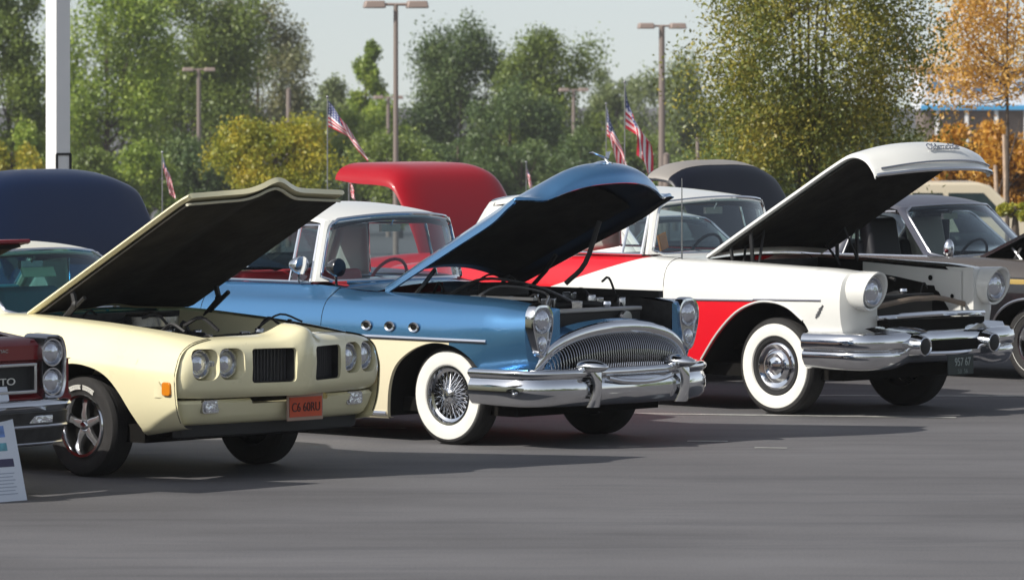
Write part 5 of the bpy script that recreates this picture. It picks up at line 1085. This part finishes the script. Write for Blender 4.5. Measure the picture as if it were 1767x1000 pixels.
for px, top, hw, Y, key, lab, sd_ in ((20, 250, 55, 190, 'yellow', 'yellowing shrub at the far left edge', 30), (60, 205, 40, 200, 'light', 'yellow green shrub left of the white pole', 31), (150, 262, 75, 205, 'mid', 'green shrub right of the white pole', 32), (255, 250, 80, 210, 'light', 'light green shrub behind the small left flag', 33),
          (350, 240, 80, 215, 'dark', 'dark shrub at the foot of the second lamp post', 34), (560, 262, 60, 240, 'dark', 'dark shrub right of the yellow green tree', 35), (690, 225, 80, 225, 'mid', 'green shrub at the foot of the tallest lamp post', 36), (790, 235, 90, 230, 'dark', 'dark shrub below the large dark tree', 37),
          (900, 240, 90, 232, 'dark', 'dark shrub above the right end of the red hood', 38), (1000, 235, 80, 228, 'dark', 'dark shrub left of the flags', 39), (1100, 225, 80, 235, 'mid', 'green shrub behind the largest flag', 40), (1200, 245, 90, 230, 'mid', 'green shrub left of the maple trunk', 41), (1330, 262, 100, 230, 'dark', 'dark shrub below the maple crown', 42), (1480, 262, 100, 230, 'mid', 'green shrub right of the maple trunk', 43)):
    tree('green_bush' if key != 'orange' else 'orange_bush', px, top, hw, Y, key, lab, 9000, .11, sd_, 372, 18, .5, SH if key != 'orange' else None, part='foliage')
tree('yellow_bush', 1752, 350, 34, 92, 'yellow', 'small pale yellow bush at the right edge beside the beige van', 2500, .04, 60, 372, 10, .6, part='foliage')
for px, top in ((1734, 232), (1719, 285)):
    Y = 104; g = gz(Y); t = thing('bare_trunk', 'thicker pale trunk in front of the orange leaves' if px == 1734 else 'thinner pale trunk left of the thicker pale one', 'tree trunk', (wx(px, Y), Y, g)); z = H-(top-YH)*Y/F-g
    b = MB(); b.tube([(0, 0, 0), (.02, 0, z*.6), (-.02, 0, z)], [.06, .05, .035], 8); b.obj('trunk', mat('pale bark', (.45, .33, .24), .8, vary=.2), t); b = MB(); b.tube([(0, 0, z*.7), (.3, 0, z*1.1)], [.02, .008], 5); b.obj('branch', M['bark'], t)
# ---------------------------------------------------------------- building and van
def building():
    Y = 330; g = gz(Y); s = Y/F; x0, x1 = wx(1590, Y), wx(2050, Y); zt = H-(122-YH)*s-g
    t = thing('commercial_building', 'white commercial building with blue band seen through the orange tree', 'building', ((x0+x1)/2, Y, g)); w = x1-x0
    z1, z2, z3 = [H-(p-YH)*s-g for p in (182, 190, 214)]
    b = MB(); b.box((0, 4, (zt+z2)/2), (w, 8, zt-z2)); wl = b.obj('wall', mat('white cladding', (.72, .74, .78), .6, vary=.06), t)
    b = MB(); b.box((0, 4, zt+.12), (w+.4, 8.4, .24)); b.obj('roof_edge', mat('sunlit tan roof edge', (.5, .36, .24), .7), t)  # tan colour carries the warm light on the roof edge
    b = MB(); b.box((0, -.08, (z1+z2)/2+.02), (w+.1, .2, z1-z2)); b.obj('blue_band', mat('blue band', (.06, .32, .6), .5), t)
    b = MB(); b.box((0, 4.5, z2/2), (w-.5, 7, z2-.01)); b.obj('lower_wall', mat('brown wall shadow', (.16, .12, .10), .8), t)  # brown colour stands for the shadow below the band
    for k in range(12): b = MB(); b.box((-w/2+.8+k*w/12, -.04, (zt+z1)/2+.1), (.75, .1, .65)); b.obj('window', mat('blue grey glazing', (.10, .2, .32), .15) if k == 0 else bpy.data.materials['blue grey glazing'], wl)
    for k in range(9): b = MB(); b.box((-w/2+1+k*w/9, .2, z2/2), (.22, .22, z2-.02)); b.obj('column', M['pole white'], t)
building()
def van():
    Y = 100; g = gz(Y); t = thing('van', 'beige van seen from the side behind the black coupe roof', 'van', (wx(1600, Y), Y, g)); zr = H-(313-YH)*Y/F-g
    bm_ = mat('beige van enamel', (.62, .55, .42), .35, 0, .4); out = [(-2.5, .35), (-2.55, 1.1), (-2.45, zr-.25), (-2.3, zr-.04), (-2.0, zr), (.9, zr), (1.12, zr-.06), (1.75, 1.2), (2.35, 1.02), (2.5, .85), (2.5, .35)]
    b = MB(); b.prism(out, -.9, .9, 'Y'); b.obj('body', bm_, t, bevel=.05, ang=40)
    dk = mat('van window glass', (.02, .035, .04), .08, 0, .5)
    for pts in ([(-2.1, 1.22), (-2.05, zr-.22), (-1.2, zr-.22), (-1.2, 1.22)], [(-.35, 1.22), (-.35, zr-.20), (.22, zr-.20), (.22, 1.22)], [(.33, 1.22), (.33, zr-.20), (1.0, zr-.20), (1.42, 1.22)]):
        b = MB(); b.prism(pts, -.915, -.89, 'Y'); b.obj('side_window', dk, t, smooth=False)
    b = MB(); b.prism([(1.10, zr-.17), (1.14, zr-.15), (1.72, 1.25), (1.66, 1.25)], -.75, .75, 'Y'); b.obj('windshield', dk, t, smooth=False)
    for x in (-1.7, 1.6):
        for sg in (-1, 1): wheel(t, x, sg*.8, .34, .34, .2, 'plain', sg, .2)
    for sg in (-1, 1): b = MB(); b.box((2.49, sg*.65, .8), (.06, .3, .15)); b.obj('headlight', M['lens'], t, bevel=.02)
van()

# ---------------------------------------------------------------- trees round the rest of the lot (out of view, added for reflections) and haze
def wood():
    rnd = np.random.default_rng(5); n = 26000; a = rnd.uniform(R(100), R(440), n); rr = 75+rnd.normal(size=n)*4+8*np.sin(a*5); hgt = (8.5+2*np.sin(a*23)+1.5*np.sin(a*51))*rnd.random(n)**.8
    P = np.stack([np.sin(a)*rr, np.cos(a)*rr+25, hgt], 1); keep = (P[:, 1] < 40) | (np.abs(P[:, 0]) > 55); P = P[keep]; n = len(P)
    ax = rnd.normal(size=(n, 3)); ax /= np.linalg.norm(ax, axis=1)[:, None]; u = np.cross(ax, rnd.normal(size=(n, 3))); u /= np.linalg.norm(u, axis=1)[:, None]; v = np.cross(ax, u); sz = rnd.uniform(.4, 1.0, n)[:, None]
    V = np.stack([P-u*sz, P-v*sz*.7, P+u*sz, P+v*sz*.7], 1).reshape(-1, 3); me = bpy.data.meshes.new('woodland'); me.from_pydata([tuple(p) for p in V], [], [(4*i, 4*i+1, 4*i+2, 4*i+3) for i in range(n)]); me.materials.append(LG['mid'])
    o = bpy.data.objects.new('unseen_woodland', me); C.objects.link(o); tag(o, 'unseen belt of green trees round the sides of the lot', 'trees'); o['kind'] = 'stuff'
wood()
HZ = bpy.data.materials.new('haze air'); HZ.use_nodes = True; nt = HZ.node_tree; nt.nodes.clear(); o_ = nt.nodes.new('ShaderNodeOutputMaterial'); pv = nt.nodes.new('ShaderNodeVolumePrincipled'); pv.inputs['Density'].default_value = .0002; pv.inputs['Color'].default_value = (.93, .95, 1, 1); nt.links.new(pv.outputs[0], o_.inputs['Volume'])
b = MB(); b.box((0, 140, 6), (400, 600, 28)); hz = b.obj('haze', HZ, smooth=False); hz['kind'] = 'stuff'; hz['label'] = 'thin autumn haze over the lot'
def split_loose(o):
    me = o.data; b = bmesh.new(); b.from_mesh(me); seen = set(); isl = []
    for f in b.faces:
        if f.index in seen: continue
        st = [f]; seen.add(f.index); g = []
        while st:
            q = st.pop(); g.append(q.index)
            for v in q.verts:
                for l in v.link_faces:
                    if l.index not in seen: seen.add(l.index); st.append(l)
        isl.append(g)
    b.free()
    if len(isl) < 2: return
    nm = o.name.split('.')[0]; ps = me.polygons
    for k, g in enumerate(isl):
        vm = {}; fs = []
        for fi in g: fs.append([vm.setdefault(v, len(vm)) for v in ps[fi].vertices])
        m2 = bpy.data.meshes.new(nm); m2.from_pydata([me.vertices[v].co.copy() for v in vm], [], fs); m2.materials.append(me.materials[0]); m2.polygons.foreach_set('use_smooth', [True]*len(fs)); m2.set_sharp_from_angle(angle=R(35)); m2.update()
        if k == 0: o.data = m2
        else: c = o.copy(); c.data = m2; C.objects.link(c); c.parent = o.parent
for o in list(bpy.data.objects):
    k = o.name.split('.')[0]
    if o.type != 'MESH': continue
    if k in ('hood_hinge', 'pillar', 'parking_lamp', 'wipers', 'bumper_bolts', 'apron_holes', 'bumper_trim', 'grille_bar', 'side_spear', 'side_stripe', 'rocker_trim', 'wheel_arch_trim', 'panel_gap', 'radiator_hose', 'rear_leg', 'belt_molding', 'wheel_well', 'bracket', 'spark_wires'):
        if len(o.children) == 0: split_loose(o)
    elif k in ('hoses_and_wires', 'engine_fittings', 'spokes', 'raised_lettering', 'engine_block') : o['kind'] = 'stuff'
